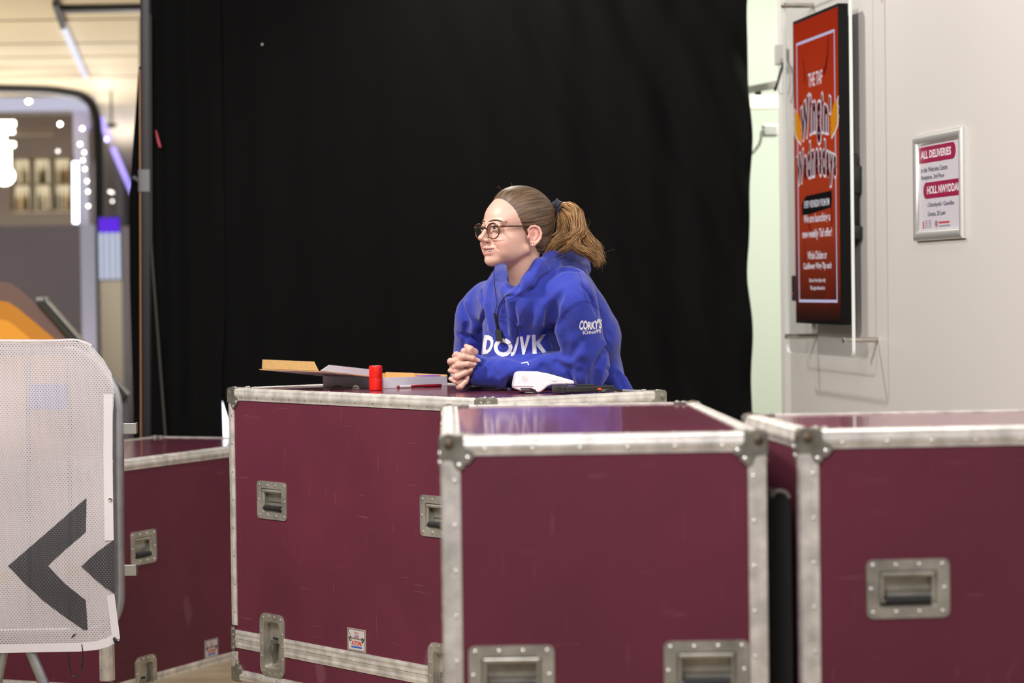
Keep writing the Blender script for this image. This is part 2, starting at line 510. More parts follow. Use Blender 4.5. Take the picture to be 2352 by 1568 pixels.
def butterfly_latch(parent, c, u, v, n, w=.132, h=.186):
    c, u, v, n = Vector(c), Vector(u), Vector(v), Vector(n)
    ow, oh = w * .64, h * .74
    mb = MB(); out = rrect(w, h, .028, 5); inn = rrect(ow, oh, .012, 5)
    mb.ring(out, inn, c, u, v, n, -.001, .0042); k = len(inn)
    dep = -.016
    vs = [c + u * a + v * b for a, b in inn] + [c + u * a * .93 + v * b * .95 + n * dep for a, b in inn]
    mb.add(vs, [(i, (i + 1) % k, k + (i + 1) % k, k + i) for i in range(k)] + [tuple(range(k, 2 * k))])
    for q in ((-.36, .43), (-.12, .455), (.12, .455), (.36, .43), (-.36, -.43), (-.12, -.455), (.12, -.455), (.36, -.43), (-.43, .20), (.43, .20), (-.43, 0), (.43, 0), (-.43, -.2), (.43, -.2)):
        mb.rivet(c + u * q[0] * w + v * q[1] * h + n * .0042, n, .0042, 1)
    ob = mb.build('butterfly_latch', [STEEL, RIVET], parent, 35)
    p = MB()
    p.box((-.024, .005, dep), (.024, .066, dep + .006), 0, Matrix.Translation(c) @ Matrix((u, v, n)).transposed().to_4x4())
    p.build('hasp_plate', STEEL, ob)
    q = MB()
    MM = Matrix.Translation(c) @ Matrix((u, v, n)).transposed().to_4x4()
    q.box((-.014, .016, dep + .006), (.014, .022, dep + .0066), 0, MM)
    q.box((.016, -.05, dep + .0005), (.036, -.004, dep + .002), 0, MM)
    q.build('keeper_slot', VOID, ob)
    b = MB()
    b.prism([(-.022, .014), (.012, .016), (.006, -.012), (-.002, -.052), (-.01, -.052), (-.02, -.02)], c, u, v, n, dep + .006, dep + .011)
    b.lathe([(.013, 0), (.013, .010), (.009, .012)], c - u * .010 - v * .012 + n * (dep + .006), n, 16)
    b.prism([(-.004, .006), (.002, .006), (.004, -.05), (-.002, -.055)], c, u, v, n, dep + .006, -.001)
    b.build('twist_key', STEEL_DK, ob, 35)
    return ob

STK_W = mat('sticker_white', s2l(196, 190, 184), .45); STK_R = mat('sticker_red', s2l(206, 52, 30), .5); STK_B = mat('sticker_blue', s2l(46, 84, 190), .5)
STK_G = mat('sticker_grey', s2l(128, 122, 116), .5)
def case_sticker(parent, c, u, v, n, w=.092, h=.064):
    mb = MB(); c, u, v, n = Vector(c), Vector(u), Vector(v), Vector(n)
    mb.prism(rrect(w, h, .001, 2), c, u, v, n, .0002, .0008, 0)
    mb.ring(rrect(w * .97, h * .97, .003, 3), rrect(w * .87, h * .87, .004, 3), c, u, v, n, .0008, .001, 3)
    mb.prism(rrect(w * .9, h * .07, .0005, 1, 0, h * .06), c, u, v, n, .0008, .0011, 3)
    for sx in (-.33, .33):
        mb.ring(rrect(w * .10, h * .2, .001, 2, sx * w, h * .03), rrect(w * .04, h * .12, .001, 2, sx * w, h * .03), c, u, v, n, .0008, .0013, 4)
    put_text(mb, 'Flight', c - u * w * .12 + v * h * .27, u, v, n, .0012, width=w * .25, height=h * .09, mi=1, bold=.01)
    put_text(mb, 'Cases', c - u * w * .12 + v * h * .16, u, v, n, .0012, width=w * .25, height=h * .09, mi=2, bold=.01)
    mb.prism(rrect(w * .28, h * .025, .0004, 1, 0, h * .12), c, u, v, n, .0008, .0012, 1)
    put_text(mb, 'AUTOPIA', c - u * w * .27 - v * h * .24, u, v, n, .0012, width=w * .56, height=h * .2, mi=1, bold=.03)
    mb.prism(rrect(w * .56, h * .07, .0004, 1, 0, -h * .31), c, u, v, n, .0008, .0012, 2)
    mb.tube([c - u * w * .45 + v * h * .4 + n * .0012, c - u * w * .28 + v * h * .12 + n * .0012], .0006, 5, 4)
    mb.tube([c + u * w * .48 + v * h * .14 + n * .0012, c + u * w * .30 - v * h * .12 + n * .0012], .0006, 5, 4)
    return mb.build('maker_sticker', [STK_W, STK_R, STK_B, STK_G, BLACK_PL], parent)

X, Y, Z = Vector((1, 0, 0)), Vector((0, 1, 0)), Vector((0, 0, 1))
def flight_case(label, group, center, yaw, W, D, zb, zt, has_base=True, handles=(), latches=(), stickers=(), rust=False):
    """handles/latches: (face, coordinate along face from its left end, z). faces: F(-y) L(-x) R(+x)"""
    root = empty('flight_case', (center[0], center[1], 0), yaw)
    tag(root, label, 'flight case', group)
    hw, hd = W / 2, D / 2
    faces = {'F': (Vector((-hw, -hd, 0)), X, -Y, W), 'B': (Vector((hw, hd, 0)), -X, Y, W), 'L': (Vector((-hw, hd, 0)), -Y, -X, D), 'R': (Vector((hw, -hd, 0)), Y, X, D)}
    hw_, hh_ = .160 * .70 / 2, .112 * .62 / 2
    lw_, lh_ = .132 * .64 / 2, .186 * .74 / 2
    bb = zb - .126 if has_base else zb
    lid = MB(); base = MB()
    for k, (o, u, n, w) in faces.items():
        hs = [(a - hw_, a + hw_, z - zb - hh_, z - zb + hh_) for f, a, z in handles if f == k]
        hs += [(a - lw_, a + lw_, 0, lh_) for f, a in latches if f == k]
        face_panel(lid, o + Z * zb, u, Z, w, zt - zb, hs)
        if has_base:
            face_panel(base, o + Z * bb, u, Z, w, zb - bb, [(a - lw_, a + lw_, zb - bb - lh_, zb - bb) for f, a in latches if f == k])
    lid.build('lid', MAROON, root)
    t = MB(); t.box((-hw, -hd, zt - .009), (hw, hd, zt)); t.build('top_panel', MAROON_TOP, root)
    if has_base:
        base.add([(-hw, -hd, bb), (hw, -hd, bb), (hw, hd, bb), (-hw, hd, bb)], [(3, 2, 1, 0)])
        base.build('base', MAROON, root)
    cs = [(-hw, -hd), (hw, -hd), (hw, hd), (-hw, hd)]
    nrm = {(0, 1): -Y, (1, 2): X, (2, 3): Y, (3, 0): -X}
    for i in range(4):
        j = (i + 1) % 4; n = nrm[(i, j)]; n0 = nrm[((i - 1) % 4, i)]
        a, b = Vector((*cs[i], 0)), Vector((*cs[j], 0))
        edge_rail(root, a + Z * zt, b + Z * zt, n, Z)
        edge_rail(root, a + Z * zb, a + Z * zt, n, n0)
        ax = (b - a).normalized(); L = (b - a).length
        # lid closing rail and, under it, the base rail
        lat = sorted([(q - .066, q + .066) for f, q in latches if (f == 'F' and i == 0) or (f == 'R' and i == 1) or (f == 'L' and i == 3)])
        segs = []; x0 = .0
        for l0, l1 in lat: segs.append((x0, l0)); x0 = l1
        segs.append((x0, L))
        prof = [(0, .0005), (0, .0026), (.006, .0026), (.008, .0018), (.012, .0018), (.014, .0030), (.020, .0030), (.022, .0020), (.0265, .0020), (.0265, .0005)]
        for nm, z0, sg in (('closing_rail', zb, 1),) + ((('base_rail', zb - .0012, -1),) if has_base else ()):
            for s0, s1 in segs:
                m = MB(); m.prism([(p, q) for p, q in prof], a + Z * z0, Z * sg, n, ax, s0, s1)
                m.build(nm, ALU, root, 40)
            pl = MB()
            for nn, uu in ((n, ax), (n0, -n0.cross(Z) if False else None)):
                if uu is None: continue
                pl.prism(rrect(.022, .034, .007, 4, .0112, .0185 * sg), a + Z * z0, uu, Z, nn, .003, .0046)
                for q in (.010, .027): pl.rivet(a + Z * (z0 + sg * q) + uu * .012 + nn * .0046, nn, .0042, 1)
            pl.build('corner_brace', [STEEL_DK, RIVET], root, 35)
        corner_cap(root, a + Z * zt, [n, Z, n0], rust)
        if has_base:
            edge_rail(root, a + Z * bb, b + Z * bb, n, -Z)
            edge_rail(root, a + Z * bb, a + Z * zb, n, n0)
            corner_cap(root, a + Z * bb, [n, -Z, n0], rust)
    for f, a, z in handles:
        o, u, n, w = faces[f]; recessed_handle(root, o + u * a + Z * z, u, Z, n)
    for f, a in latches:
        o, u, n, w = faces[f]; butterfly_latch(root, o + u * a + Z * zb, u, Z, n)
    for f, a, z in stickers:
        o, u, n, w = faces[f]; case_sticker(root, o + u * a + Z * z, u, Z, n)
    if has_base:
        for sx in (-1, 1):
            for sy in (-1, 1):
                c = Vector((sx * (hw - .12), sy * (hd - .11), 0)); r = (bb - .008) * .40
                m = MB()
                m.box((c.x - .045, c.y - .045, bb - .010), (c.x + .045, c.y + .045, bb))
                for s in (-1, 1): m.box((c.x - .018, c.y + s * .022 - .003, r * .8), (c.x + .018, c.y + s * .022 + .003, bb - .01))
                m.tube([(c.x, c.y - .026, r), (c.x, c.y + .026, r)], .006, 8)
                k = m.build('castor', STEEL, root)
                wv = MB(); wv.lathe([(r * .5, -.016), (r * .94, -.016), (r, -.010), (r, .010), (r * .94, .016), (r * .5, .016)], (c.x, c.y, r), (0, 1, 0), 20)
                wv.build('wheel', BLACK_RUB, k, 40)
    return root

def vv(yaw): return Vector((math.cos(yaw), math.sin(yaw), 0))
# the case the person leans on
C1N, C1A = Vector((-.074, 6.598, 0)), R(127.71); C1W, C1D, C1T, C1B = 1.284, .628, 1.009, .256
a = vv(C1A); b = Vector((a.y, -a.x, 0))
CASE1 = flight_case('maroon flight case serving as a counter, cardboard box and card reader on top', 'maroon flight cases',
    C1N + a * C1W / 2 + b * C1D / 2, C1A - PI, C1W, C1D, C1B, C1T,
    handles=[('F', C1W - 1.047, .685), ('F', C1W - .215, .690), ('R', .16, .58), ('R', .47, .58)], latches=[('F', C1W - 1.055), ('F', C1W - .20), ('R', .31)], stickers=[('F', C1W - .613, C1B + .0605)])
# lid standing on the floor behind the barrier
C0N, C0A = Vector((-1.328, 8.182, 0)), R(66.58); C0W, C0D, C0T = 1.333, .628, .751
a = vv(C0A); b = Vector((-a.y, a.x, 0))
CASE0 = flight_case('maroon flight case lid without base, on the floor behind the white barrier', 'maroon flight cases',
    C0N + a * C0W / 2 + b * C0D / 2, C0A, C0W, C0D, 0.0, C0T, has_base=False,
    handles=[('F', .225, .455)], latches=[('F', .225), ('F', 1.108)], stickers=[('F', .66, .058)])
# closest case, end-on
C2N, C2A = Vector((-.133, 4.70, 0)), R(1.45); C2S, C2L, C2T = .605, 1.27, 1.023
a = vv(C2A); b = Vector((-a.y, a.x, 0))
CASE2 = flight_case('nearest maroon flight case, standing end-on in the middle with two handles', 'maroon flight cases',
    C2N + a * C2S / 2 + b * C2L / 2, C2A + PI / 2, C2L, C2S, .27, C2T, rust=True,
    handles=[('L', .124, .577), ('L', .490, .580)], latches=[('L', .3025)])
# right-hand case, long side on
C3N, C3A = Vector((.544, 4.759, 0)), R(4.94); C3W, C3D, C3T = 1.28, .608, 1.023
a = vv(C3A); b = Vector((-a.y, a.x, 0))
CASE3 = flight_case('maroon flight case at far right, long side facing, one handle showing', 'maroon flight cases',
    C3N + a * C3W / 2 + b * C3D / 2, C3A, C3W, C3D, .27, C3T, rust=True,
    handles=[('F', .203, .721), ('F', 1.077, .721), ('L', .30, .60)], latches=[('F', .20), ('F', 1.08), ('L', .12)])

# black padded board wedged between the two nearest cases
mb = MB()
Mx = Matrix.Translation((.508, 4.80, 0)) @ Matrix.Rotation(R(4.2), 4, 'Z')
pts = []
prof = [(-.021, .0)] + [(-.021, .86)] + [(-.017, .895), (-.010, .904), (.0, .905), (.010, .902), (.017, .892), (.0205, .86)] + [(.021, 0)]
for t in (0., .19):
    pts += [Mx @ Vector((x, t, z)) for x, z in prof]
k = len(prof)
mb.add(pts, [(i, (i + 1) % k, k + (i + 1) % k, k + i) for i in range(k)] + [tuple(range(k - 1, -1, -1)), tuple(range(k, 2 * k))])
bd = mb.build('padded_board', mat('black_felt', (.008, .008, .008), .85), None, 40)
tag(bd, 'black padded board standing in the gap between the two front cases', 'board')
mb = MB()
mb.tube([Mx @ Vector((x, -.002, z + .003)) for x, z in prof[2:-2]], .0036, 8)
mb.build('edge_piping', mat('grey_piping', (.20, .185, .17), .7), bd, 40)
# ------------------------------------------------------------------ setting
FLOOR = mat('vinyl_floor', s2l(158, 142, 116), .38, col2=s2l(136, 120, 96), vscale=1.6, stretch=(2, 9, 1))
mb = MB(); mb.box((-7, 1.5, -.08), (3.4, 26, 0)); struct(mb.build('floor', FLOOR))
WALL = mat('white_painted_wall', s2l(214, 209, 205), .42, var=.015, vscale=1.2, bump=.05, bscale=6)
# right-hand wall runs along a line in plan
WK = -.148; WX0 = 1.362; WZ0 = 7.97
WDIR = Vector((WK, 1, 0)).normalized(); WN = Vector((-WDIR.y, WDIR.x, 0))
if WN.x > 0: WN = -WN
def wall_pt(depth, d, z): 
    """point above the floor line of the right wall at +Y distance, d metres off it"""
    return Vector((WX0 + WK * (depth - WZ0), depth, z)) + WN * d
mb = MB()
p = [wall_pt(1.6, 0, 0), wall_pt(9.835, 0, 0)]
q = [x - WN * .14 for x in p]
mb.hexa([p[0], p[1], q[1], q[0]] + [v + Z * 3.4 for v in (p[0], p[1], q[1], q[0])])
struct(mb.build('wall_right', WALL))
WHITE_TRIM = mat('white_gloss_trim', s2l(226, 225, 220), .35)
mb = MB()
for d0, y0, y1 in ((-.02, 9.84, 9.87), (.012, 9.87, 9.93)):
    A = wall_pt(y0, d0, 0); B = wall_pt(y1, d0, 0); n_ = WN * .15
    mb.hexa([A, B, B - n_, A - n_] + [v + Z * 3.0 for v in (A, B, B - n_, A - n_)])
struct(mb.build('trim_1', WHITE_TRIM))
# bright service room beyond the drape
mb = MB(); mb.box((.2, 12.6, 0), (3.3, 12.7, 3.2)); struct(mb.build('wall_back', mat('service_wall', s2l(232, 240, 222), .6)))
mb = MB(); mb.box((.2, 10.9, 2.95), (3.3, 12.6, 3.0)); struct(mb.build('ceiling', mat('service_ceiling', s2l(235, 235, 230), .7)))

# ------------------------------------------------------------------ black drapes
DRAPE = mat('black_drape', (.0030, .0030, .0031), .9, spec=.12, sheen=.02, bump=.15, bscale=700)
def drape(name, label, xl, xr, depth, ztop, zbot, fold, seed, thick=.004):
    """xl/xr give the side edges as functions of height; fold gives depth offset"""
    r = np.random.default_rng(seed)
    nu, nv = 220, 120
    V = []
    ph = r.uniform(0, 6.28, 8)
    for j in range(nv + 1):
        t = j / nv; z = ztop + (zbot - ztop) * t
        L, Rr = xl(z), xr(z)
        for i in range(nu + 1):
            s = i / nu; x = L + (Rr - L) * s
            V.append((x, depth + fold(x, z, s, t, ph), z))
    Q = np.array([(j * (nu + 1) + i, j * (nu + 1) + i + 1, (j + 1) * (nu + 1) + i + 1, (j + 1) * (nu + 1) + i) for j in range(nv) for i in range(nu)])
    o = np_mesh(name, np.array(V), Q, DRAPE)
    s_ = o.modifiers.new('cloth_thickness', 'SOLIDIFY'); s_.thickness = thick
    tag(o, label, 'curtain', 'black drapes')
    return o
pxX = lambda px, d: (px - 1176) / F_PX * d
DD = 10.02
def fold_main(x, z, s, t, ph):
    d = .010 * math.sin(x * 21 + ph[0]) + .007 * math.sin(x * 37 + ph[1] + .7 * z)
    d *= .35 + .9 * t
    # slanting drag folds on the right-hand side
    q = x + .42 * (z - 1.3)
    w = max(0, min(1, (q + .0) / .55))
    d += w * (.026 * math.sin(q * 17 + ph[2]) + .013 * math.sin(q * 31 + ph[3]))
    d += .022 * math.exp(-((s - 1) / .02) ** 2) * math.sin(z * 9)
    return d
def fold_left(x, z, s, t, ph):
    return .018 * math.sin(x * 30 + ph[0]) * (.5 + t) + .008 * math.sin(x * 70 + ph[1])
def xr_main(z):
    return pxX(1722, DD) + .0134 * (z - 1.1) + .006 * math.sin(z * 7.5) + .004 * math.sin(z * 17 + 1) - .012 * max(0, min(1, (z - 1.9))) + .015 * max(0, 1.35 - z)
drape('drape', 'wide black drape hanging behind the person, filling the middle of the view',
      lambda z: pxX(507, DD) + max(0, min(1, (.88 - z) / .17)) ** 1.0 * .052 - (.04 if z > 1.0 else .04 * max(0, (z - .88) / .12)), xr_main, DD, 2.66, .015, fold_main, 3)
drape('drape', 'narrow black drape beside the metal upright, red scrap on its edge',
      lambda z: pxX(350, DD) + .0134 * (z - 1.1), lambda z: pxX(508.5, DD) + (.0 if z < .95 else .02 * min(1, (z - .95) / .3)) + .012 * max(0, (.88 - z)), DD - .03, 2.66, .015, fold_left, 5)
drape('drape', 'thin slip of black drape hanging left of the metal upright',
      lambda z: pxX(318, DD) + .0134 * (z - 1.1) - .040 * max(0, min(1, (2.25 - z) / .6)) + .014 * max(0, min(1, (1.35 - z) / .5)), lambda z: pxX(324, DD) + .0134 * (z - 1.1), DD + .05, 2.24, .015, lambda x, z, s, t, ph: .012 * math.sin(x * 60), 6)
# upright of the drape stand
UPM = mat('dark_anodised_pole', (.028, .026, .030), .45, .6)
root = empty('drape_upright', (pxX(336, DD) - .0134 * 1.1, DD + .01, 0)); root.rotation_euler = (0, .0134, 0); tag(root, 'dark metal upright of the drape stand at the left end of the curtain', 'pole')
mb = MB(); mb.prism(rrect(.040, .036, .006, 3), (0, 0, .012), X, Y, Z, 0, 2.665); mb.build('pole', UPM, root, 40)
mb = MB(); mb.box((-.20, -.2, 0), (.20, .2, .012)); mb.build('base_plate', UPM, root, bevel=.003)
mb = MB(); mb.prism(rrect(.058, .050, .004, 3), (0, 0, 1.705), X, Y, Z, 0, .088); mb.tube([(-.03, 0, 1.75), (-.052, 0, 1.765)], .008, 8); mb.build('slider_clamp', mat('clamp_grey', (.16, .155, .165), .45, .4), root, 35)
mb = MB(); mb.tube([(-.024, -.012, 2.20), (-.024, -.012, 2.4)], .005, 8); mb.build('lock_pin', mat('pin_cream', s2l(215, 190, 160), .4, .3), root, 40)
# tan strip on the pole's left edge, warm light put into its colour
mb = MB(); mb.box((-.0235, -.019, .012), (-.0198, .012, 2.19)); mb.build('warm_lit_edge', mat('tan_lit_edge', s2l(196, 140, 92), .5), root)
# crossbar at the top (above the picture) carries the drapes
mb = MB(); mb.tube([(pxX(335, DD) - .1, DD + .012, 2.70), (1.10, DD + .012, 2.70)], .018, 10)
cb = mb.build('drape_crossbar', UPM, None, 40); tag(cb, 'horizontal metal crossbar carrying the black drapes', 'pole')
# red scrap and tiny white fleck on the drape
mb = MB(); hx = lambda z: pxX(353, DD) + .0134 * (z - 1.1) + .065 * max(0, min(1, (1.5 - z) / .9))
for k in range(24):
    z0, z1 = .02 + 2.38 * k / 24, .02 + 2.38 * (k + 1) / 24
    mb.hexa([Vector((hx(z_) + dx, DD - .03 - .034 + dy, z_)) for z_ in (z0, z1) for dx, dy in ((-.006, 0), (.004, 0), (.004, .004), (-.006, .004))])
o = mb.build('fold_highlight', mat('fold_highlight_brown', (.030, .025, .019), .75), bpy.data.objects['drape.001'])  # brown strip painting in the light caught by a fold of the drape
RED_TAPE = mat('red_tape', s2l(176, 40, 62), .6)
mb = MB()
path = [at(x, y, DD - .066 - k * .001) for k, (x, y) in enumerate(((358, 299), (361, 312), (364, 325), (368, 338)))]
for i in range(3):
    w0, w1 = (.002, .004, .005, .005)[i], (.002, .004, .005, .005)[i + 1]
    a0, a1 = path[i], path[i + 1]
    mb.hexa([a0 - X * w0, a0 + X * w0, a0 + X * w0 + Y * .003, a0 - X * w0 + Y * .003, a1 - X * w1, a1 + X * w1, a1 + X * w1 + Y * .003, a1 - X * w1 + Y * .003])
o = mb.build('tape_scrap', RED_TAPE); tag(o, 'small red scrap of tape on the edge of the narrow left drape', 'tape')
mb = MB(); mb.ball(at(602, 102, DD - .035), .004, 8); o = mb.build('drape_pin', mat('pin_white', s2l(230, 230, 235), .3, .2)); tag(o, 'tiny pale pin head high up on the black drape', 'pin')

# ------------------------------------------------------------------ wall display behind a clear protective panel
TV_Z0, TV_Z1, ZN, ZF = 1.158, 2.282, 8.83, 9.445
root = empty('wall_display', wall_pt((ZN + ZF) / 2, .04, TV_Z0)); tag(root, 'upright red digital display in a black case mounted on the right wall', 'display')
inv = Matrix.Translation(-root.location)
U, Vv = -WDIR, Z     # u: from far end to near end (left to right as seen)
tvw = (wall_pt(ZN, 0, 0) - wall_pt(ZF, 0, 0)).length; tvh = TV_Z1 - TV_Z0
TVO = wall_pt(ZF, 0, TV_Z0) - root.location   # far lower corner on the wall plane
def tvp(u, v, d): return TVO + U * u + Vv * v + WN * d
mb = MB()
mb.prism(rrect(tvw, tvh, .006, 3, tvw / 2, tvh / 2), TVO, U, Vv, WN, .046, .080); mb.build('casing', mat('display_black', (.004, .004, .0045), .5, spec=.2), root, 40)
SCR = emis('screen_red', s2l(176, 44, 22), .95)
def grad_screen():
    m = bpy.data.materials.new('screen_red_fade'); m.use_nodes = True; nt = m.node_tree; nt.nodes.clear(); N = nt.nodes; L = nt.links
    tc = N.new('ShaderNodeTexCoord'); sp = N.new('ShaderNodeSeparateXYZ'); L.new(tc.outputs['Object'], sp.inputs[0])
    mp = N.new('ShaderNodeMapRange'); mp.inputs['From Min'].default_value = 0.02; mp.inputs['From Max'].default_value = tvh; L.new(sp.outputs['Z'], mp.inputs['Value'])
    r = N.new('ShaderNodeValToRGB'); e = r.color_ramp.elements
    e[0].position = 0; e[0].color = (*s2l(44, 24, 20), 1); e[1].position = 1; e[1].color = (*s2l(172, 46, 22), 1)
    x = r.color_ramp.elements.new(.28); x.color = (*s2l(156, 56, 32), 1); x = r.color_ramp.elements.new(.6); x.color = (*s2l(184, 62, 30), 1)
    L.new(mp.outputs[0], r.inputs[0])
    em = N.new('ShaderNodeEmission'); o = N.new('ShaderNodeOutputMaterial'); L.new(r.outputs[0], em.inputs[0]); em.inputs[1].default_value = .9
    L.new(em.outputs[0], o.inputs[0])
    return m
mb = MB(); mb.prism([(.012, .012), (tvw - .012, .012), (tvw - .012, tvh - .012), (.012, tvh - .012)], TVO, U, Vv, WN, .0801, .0808); sc_ob = mb.build('screen', grad_screen(), root)
TXW = emis('screen_white', s2l(226, 218, 226), .95); TXB = emis('screen_lilac', s2l(200, 196, 228), .95); TXD = emis('screen_maroon', s2l(74, 16, 18), .9)
TXK = emis('screen_dark', s2l(24, 22, 24), .9); TXY = emis('screen_amber', s2l(218, 140, 30), .95); TXM = emis('screen_shadow', s2l(128, 28, 18), .9)
mb = MB()
# lilac border line
bw = .010; x0, x1, y0, y1 = .050, tvw - .050, .078, tvh - .085
for a0, b0, a1, b1 in ((x0, y0, x1, y0 + bw), (x0, y1 - bw, x1, y1), (x0, y0, x0 + bw, y1), (x1 - bw, y0, x1, y1)):
    mb.prism([(a0, b0), (a1, b0), (a1, b1), (a0, b1)], TVO, U, Vv, WN, .0809, .0811, 1)
cx = tvw / 2
def tvtext(s, v, h, w, mi=0, off=.0816, bold=.02, warp=None, u=None):
    put_text(mb, s, tvp((cx if u is None else u) - w / 2, v, off), U, Vv, WN, 0, width=w, height=h, mi=mi, bold=bold, warp=warp)
tvtext('THE TAF', .862, .050, .19)
wave = lambda A, sl, wd: (lambda p, q: (p, q * (1.0 + .25 * math.sin(p / wd * 3.1)) + A * math.sin(p / wd * 4.6 - .4) + sl * p))
# outlined display lettering: white backing, maroon face
for s, v, h, w, sl in (("Wingin'", .645, .150, .40, .10), ('Wednesdays', .490, .125, .53, .10)):
    for (bold, off, mi) in ((.100, .0814, 0), (.045, .0822, 3)):
        vs, fs = text_tris(s, 1., bold, spacing=1.32); fx = text_tris(s, 1., .015, spacing=1.32)[0]
        xs = [a for a, _ in fx]; ys = [b for _, b in fx]
        kx = w / (max(xs) - min(xs)); ky = h / (max(ys) - min(ys)); wf = wave(.010, sl * .25, w)
        out = []
        for a_, b_ in vs:
            p_, q_ = wf((a_ - min(xs)) * kx, (b_ - min(ys)) * ky)
            out.append(tvp(cx - w / 2 + p_, v + q_, off))
        mb.add(out, fs, mi)
# amber wings at both ends of the upper line
for sx in (-1, 1):
    u0 = cx + sx * .195; v0 = .685
    for k in range(3):
        wv_ = [(0, .022 * k), (sx * .045, .030 + .030 * k), (sx * .098, .052 + .030 * k), (sx * .088, .018 + .030 * k), (sx * .055, -.004 + .028 * k), (sx * .012, -.022 + .022 * k)]
        if sx < 0: wv_ = wv_[::-1]
        mb.prism([(u0 + a_ * 1.12, v0 + b_ * 1.1 - .005) for a_, b_ in wv_], TVO, U, Vv, WN, .0809 + .0002 * k, .0813, 0)
        mb.prism([(u0 + a_, v0 + b_) for a_, b_ in wv_], TVO, U, Vv, WN, .0813, .0817 + .0002 * k, 4)
# black brush stroke with opening line
mb.prism([(cx - .20, .395), (cx + .19, .415), (cx + .205, .440), (cx + .20, .475), (cx - .15, .468), (cx - .205, .440)], TVO, U, Vv, WN, .0809, .0813, 5)
tvtext('EVERY WEDNESDAY FROM 5PM', .424, .026, .34)
for s, v, h, w in (('We are launching a', .330, .040, .36), ('new weekly Taf offer!', .275, .040, .40), ('Whole Chicken or', .205, .030, .26), ('Cauliflower Wing 70p each', .163, .030, .38)):
    tvtext(s, v + .03, h, w)
tvtext('Dine in from 5pm only', .148, .018, .22); tvtext('T&Cs apply, while stocks last', .120, .018, .20)
# dark chilli silhouettes behind the lettering
for (u, v, s_, r_) in ((.15, .93, .05, .3), (.46, .96, .08, -.4), (.12, .78, .05, .5), (.50, .40, .05, .2), (.2, .35, .05, .9), (.45, .13, .07, -.3), (.2, .16, .06, .3), (.13, .25, .05, -.2)):
    pth = [(-.25, -.9), (.0, -1), (.28, -.6), (.35, 0), (.2, .6), (.05, 1), (-.1, .9), (.05, .5), (.08, 0), (-.05, -.5)]
    mb.prism([(u + s_ * (a_ * math.cos(r_) - b_ * math.sin(r_)), v + s_ * (a_ * math.sin(r_) + b_ * math.cos(r_))) for a_, b_ in pth], TVO, U, Vv, WN, .0809, .08095, 6)
mb.build('screen_artwork', [TXW, TXB, TXW, TXD, TXY, TXK, TXM], sc_ob)
mb = MB()   # wall mount seen behind the near edge
for (u, v, w_, h_, d0, d1) in ((tvw - .16, .28, .05, .30, .002, .046), (tvw - .05, .34, .06, .26, .012, .040), (tvw - .02, .46, .04, .10, .008, .036), (tvw - .01, .30, .03, .05, .010, .040)):
    mb.prism(rrect(w_, h_, .006, 2, u, v + h_ / 2), TVO, U, Vv, WN, d0, d1)
mb.build('mount_bracket', BLACK_PL, root, 40)
mb = MB(); mb.prism(rrect(.06, .095, .004, 2, -.052, .13), TVO, U, Vv, WN, .040, .074); pb = mb.build('sender_box', mat('sender_grey', (.03, .03, .034), .5), root)
mb = MB(); mb.ball(tvp(-.070, .11, .074), .0022, 8); mb.build('status_light', emis('led_red', (1, .05, .05), 2), pb)
mb = MB(); mb.tube([tvp(-.03, .064, .045), tvp(-.02, .03, .05), tvp(.01, .01, .05)], .003, 6); mb.build('cable', BLACK_PL, pb)
# clear panel on four stand-offs
GP = clear_mat('clear_panel', (.97, .985, .98), .03); GE = mat('panel_polished_edge', s2l(236, 242, 238), .12, emit=None)
root = empty('clear_panel', wall_pt(9.06, .096, 1.05)); tag(root, 'clear protective panel on steel stand-offs in front of the red display', 'panel')
GO = wall_pt(9.50, 0, 1.048) - root.location; gw = (wall_pt(8.625, 0, 0) - wall_pt(9.50, 0, 0)).length; gh = 1.345
outl = rrect(gw, gh, .03, 6, gw / 2, gh / 2)
mb = MB(); k = len(outl)
mb.add([GO + U * a_ + Vv * b_ + WN * .098 for a_, b_ in outl], [tuple(range(k))], 0)
mb.build('sheet', GP, root)
mb = MB(); vs = [GO + U * a_ + Vv * b_ + WN * t for t in (.092, .1035) for a_, b_ in outl]
mb.add(vs, [(i, (i + 1) % k, k + (i + 1) % k, k + i) for i in range(k)]); mb.build('polished_edge', GE, root)
SO = mat('stand_off_steel', (.50, .47, .42), .28, .95)
for u, v in ((.06, .060), (gw - .045, .060), (.06, gh - .05), (gw - .045, gh - .05)):
    mb = MB(); c_ = GO + U * u + Vv * v
    mb.lathe([(.0095, .001), (.0095, .088), (.0075, .089), (.0075, .092), (.0095, .093), (.0095, .106), (.0105, .107), (.0105, .121), (.0085, .123)], c_, WN, 18)
    mb.build('stand_off', SO, root, 40)

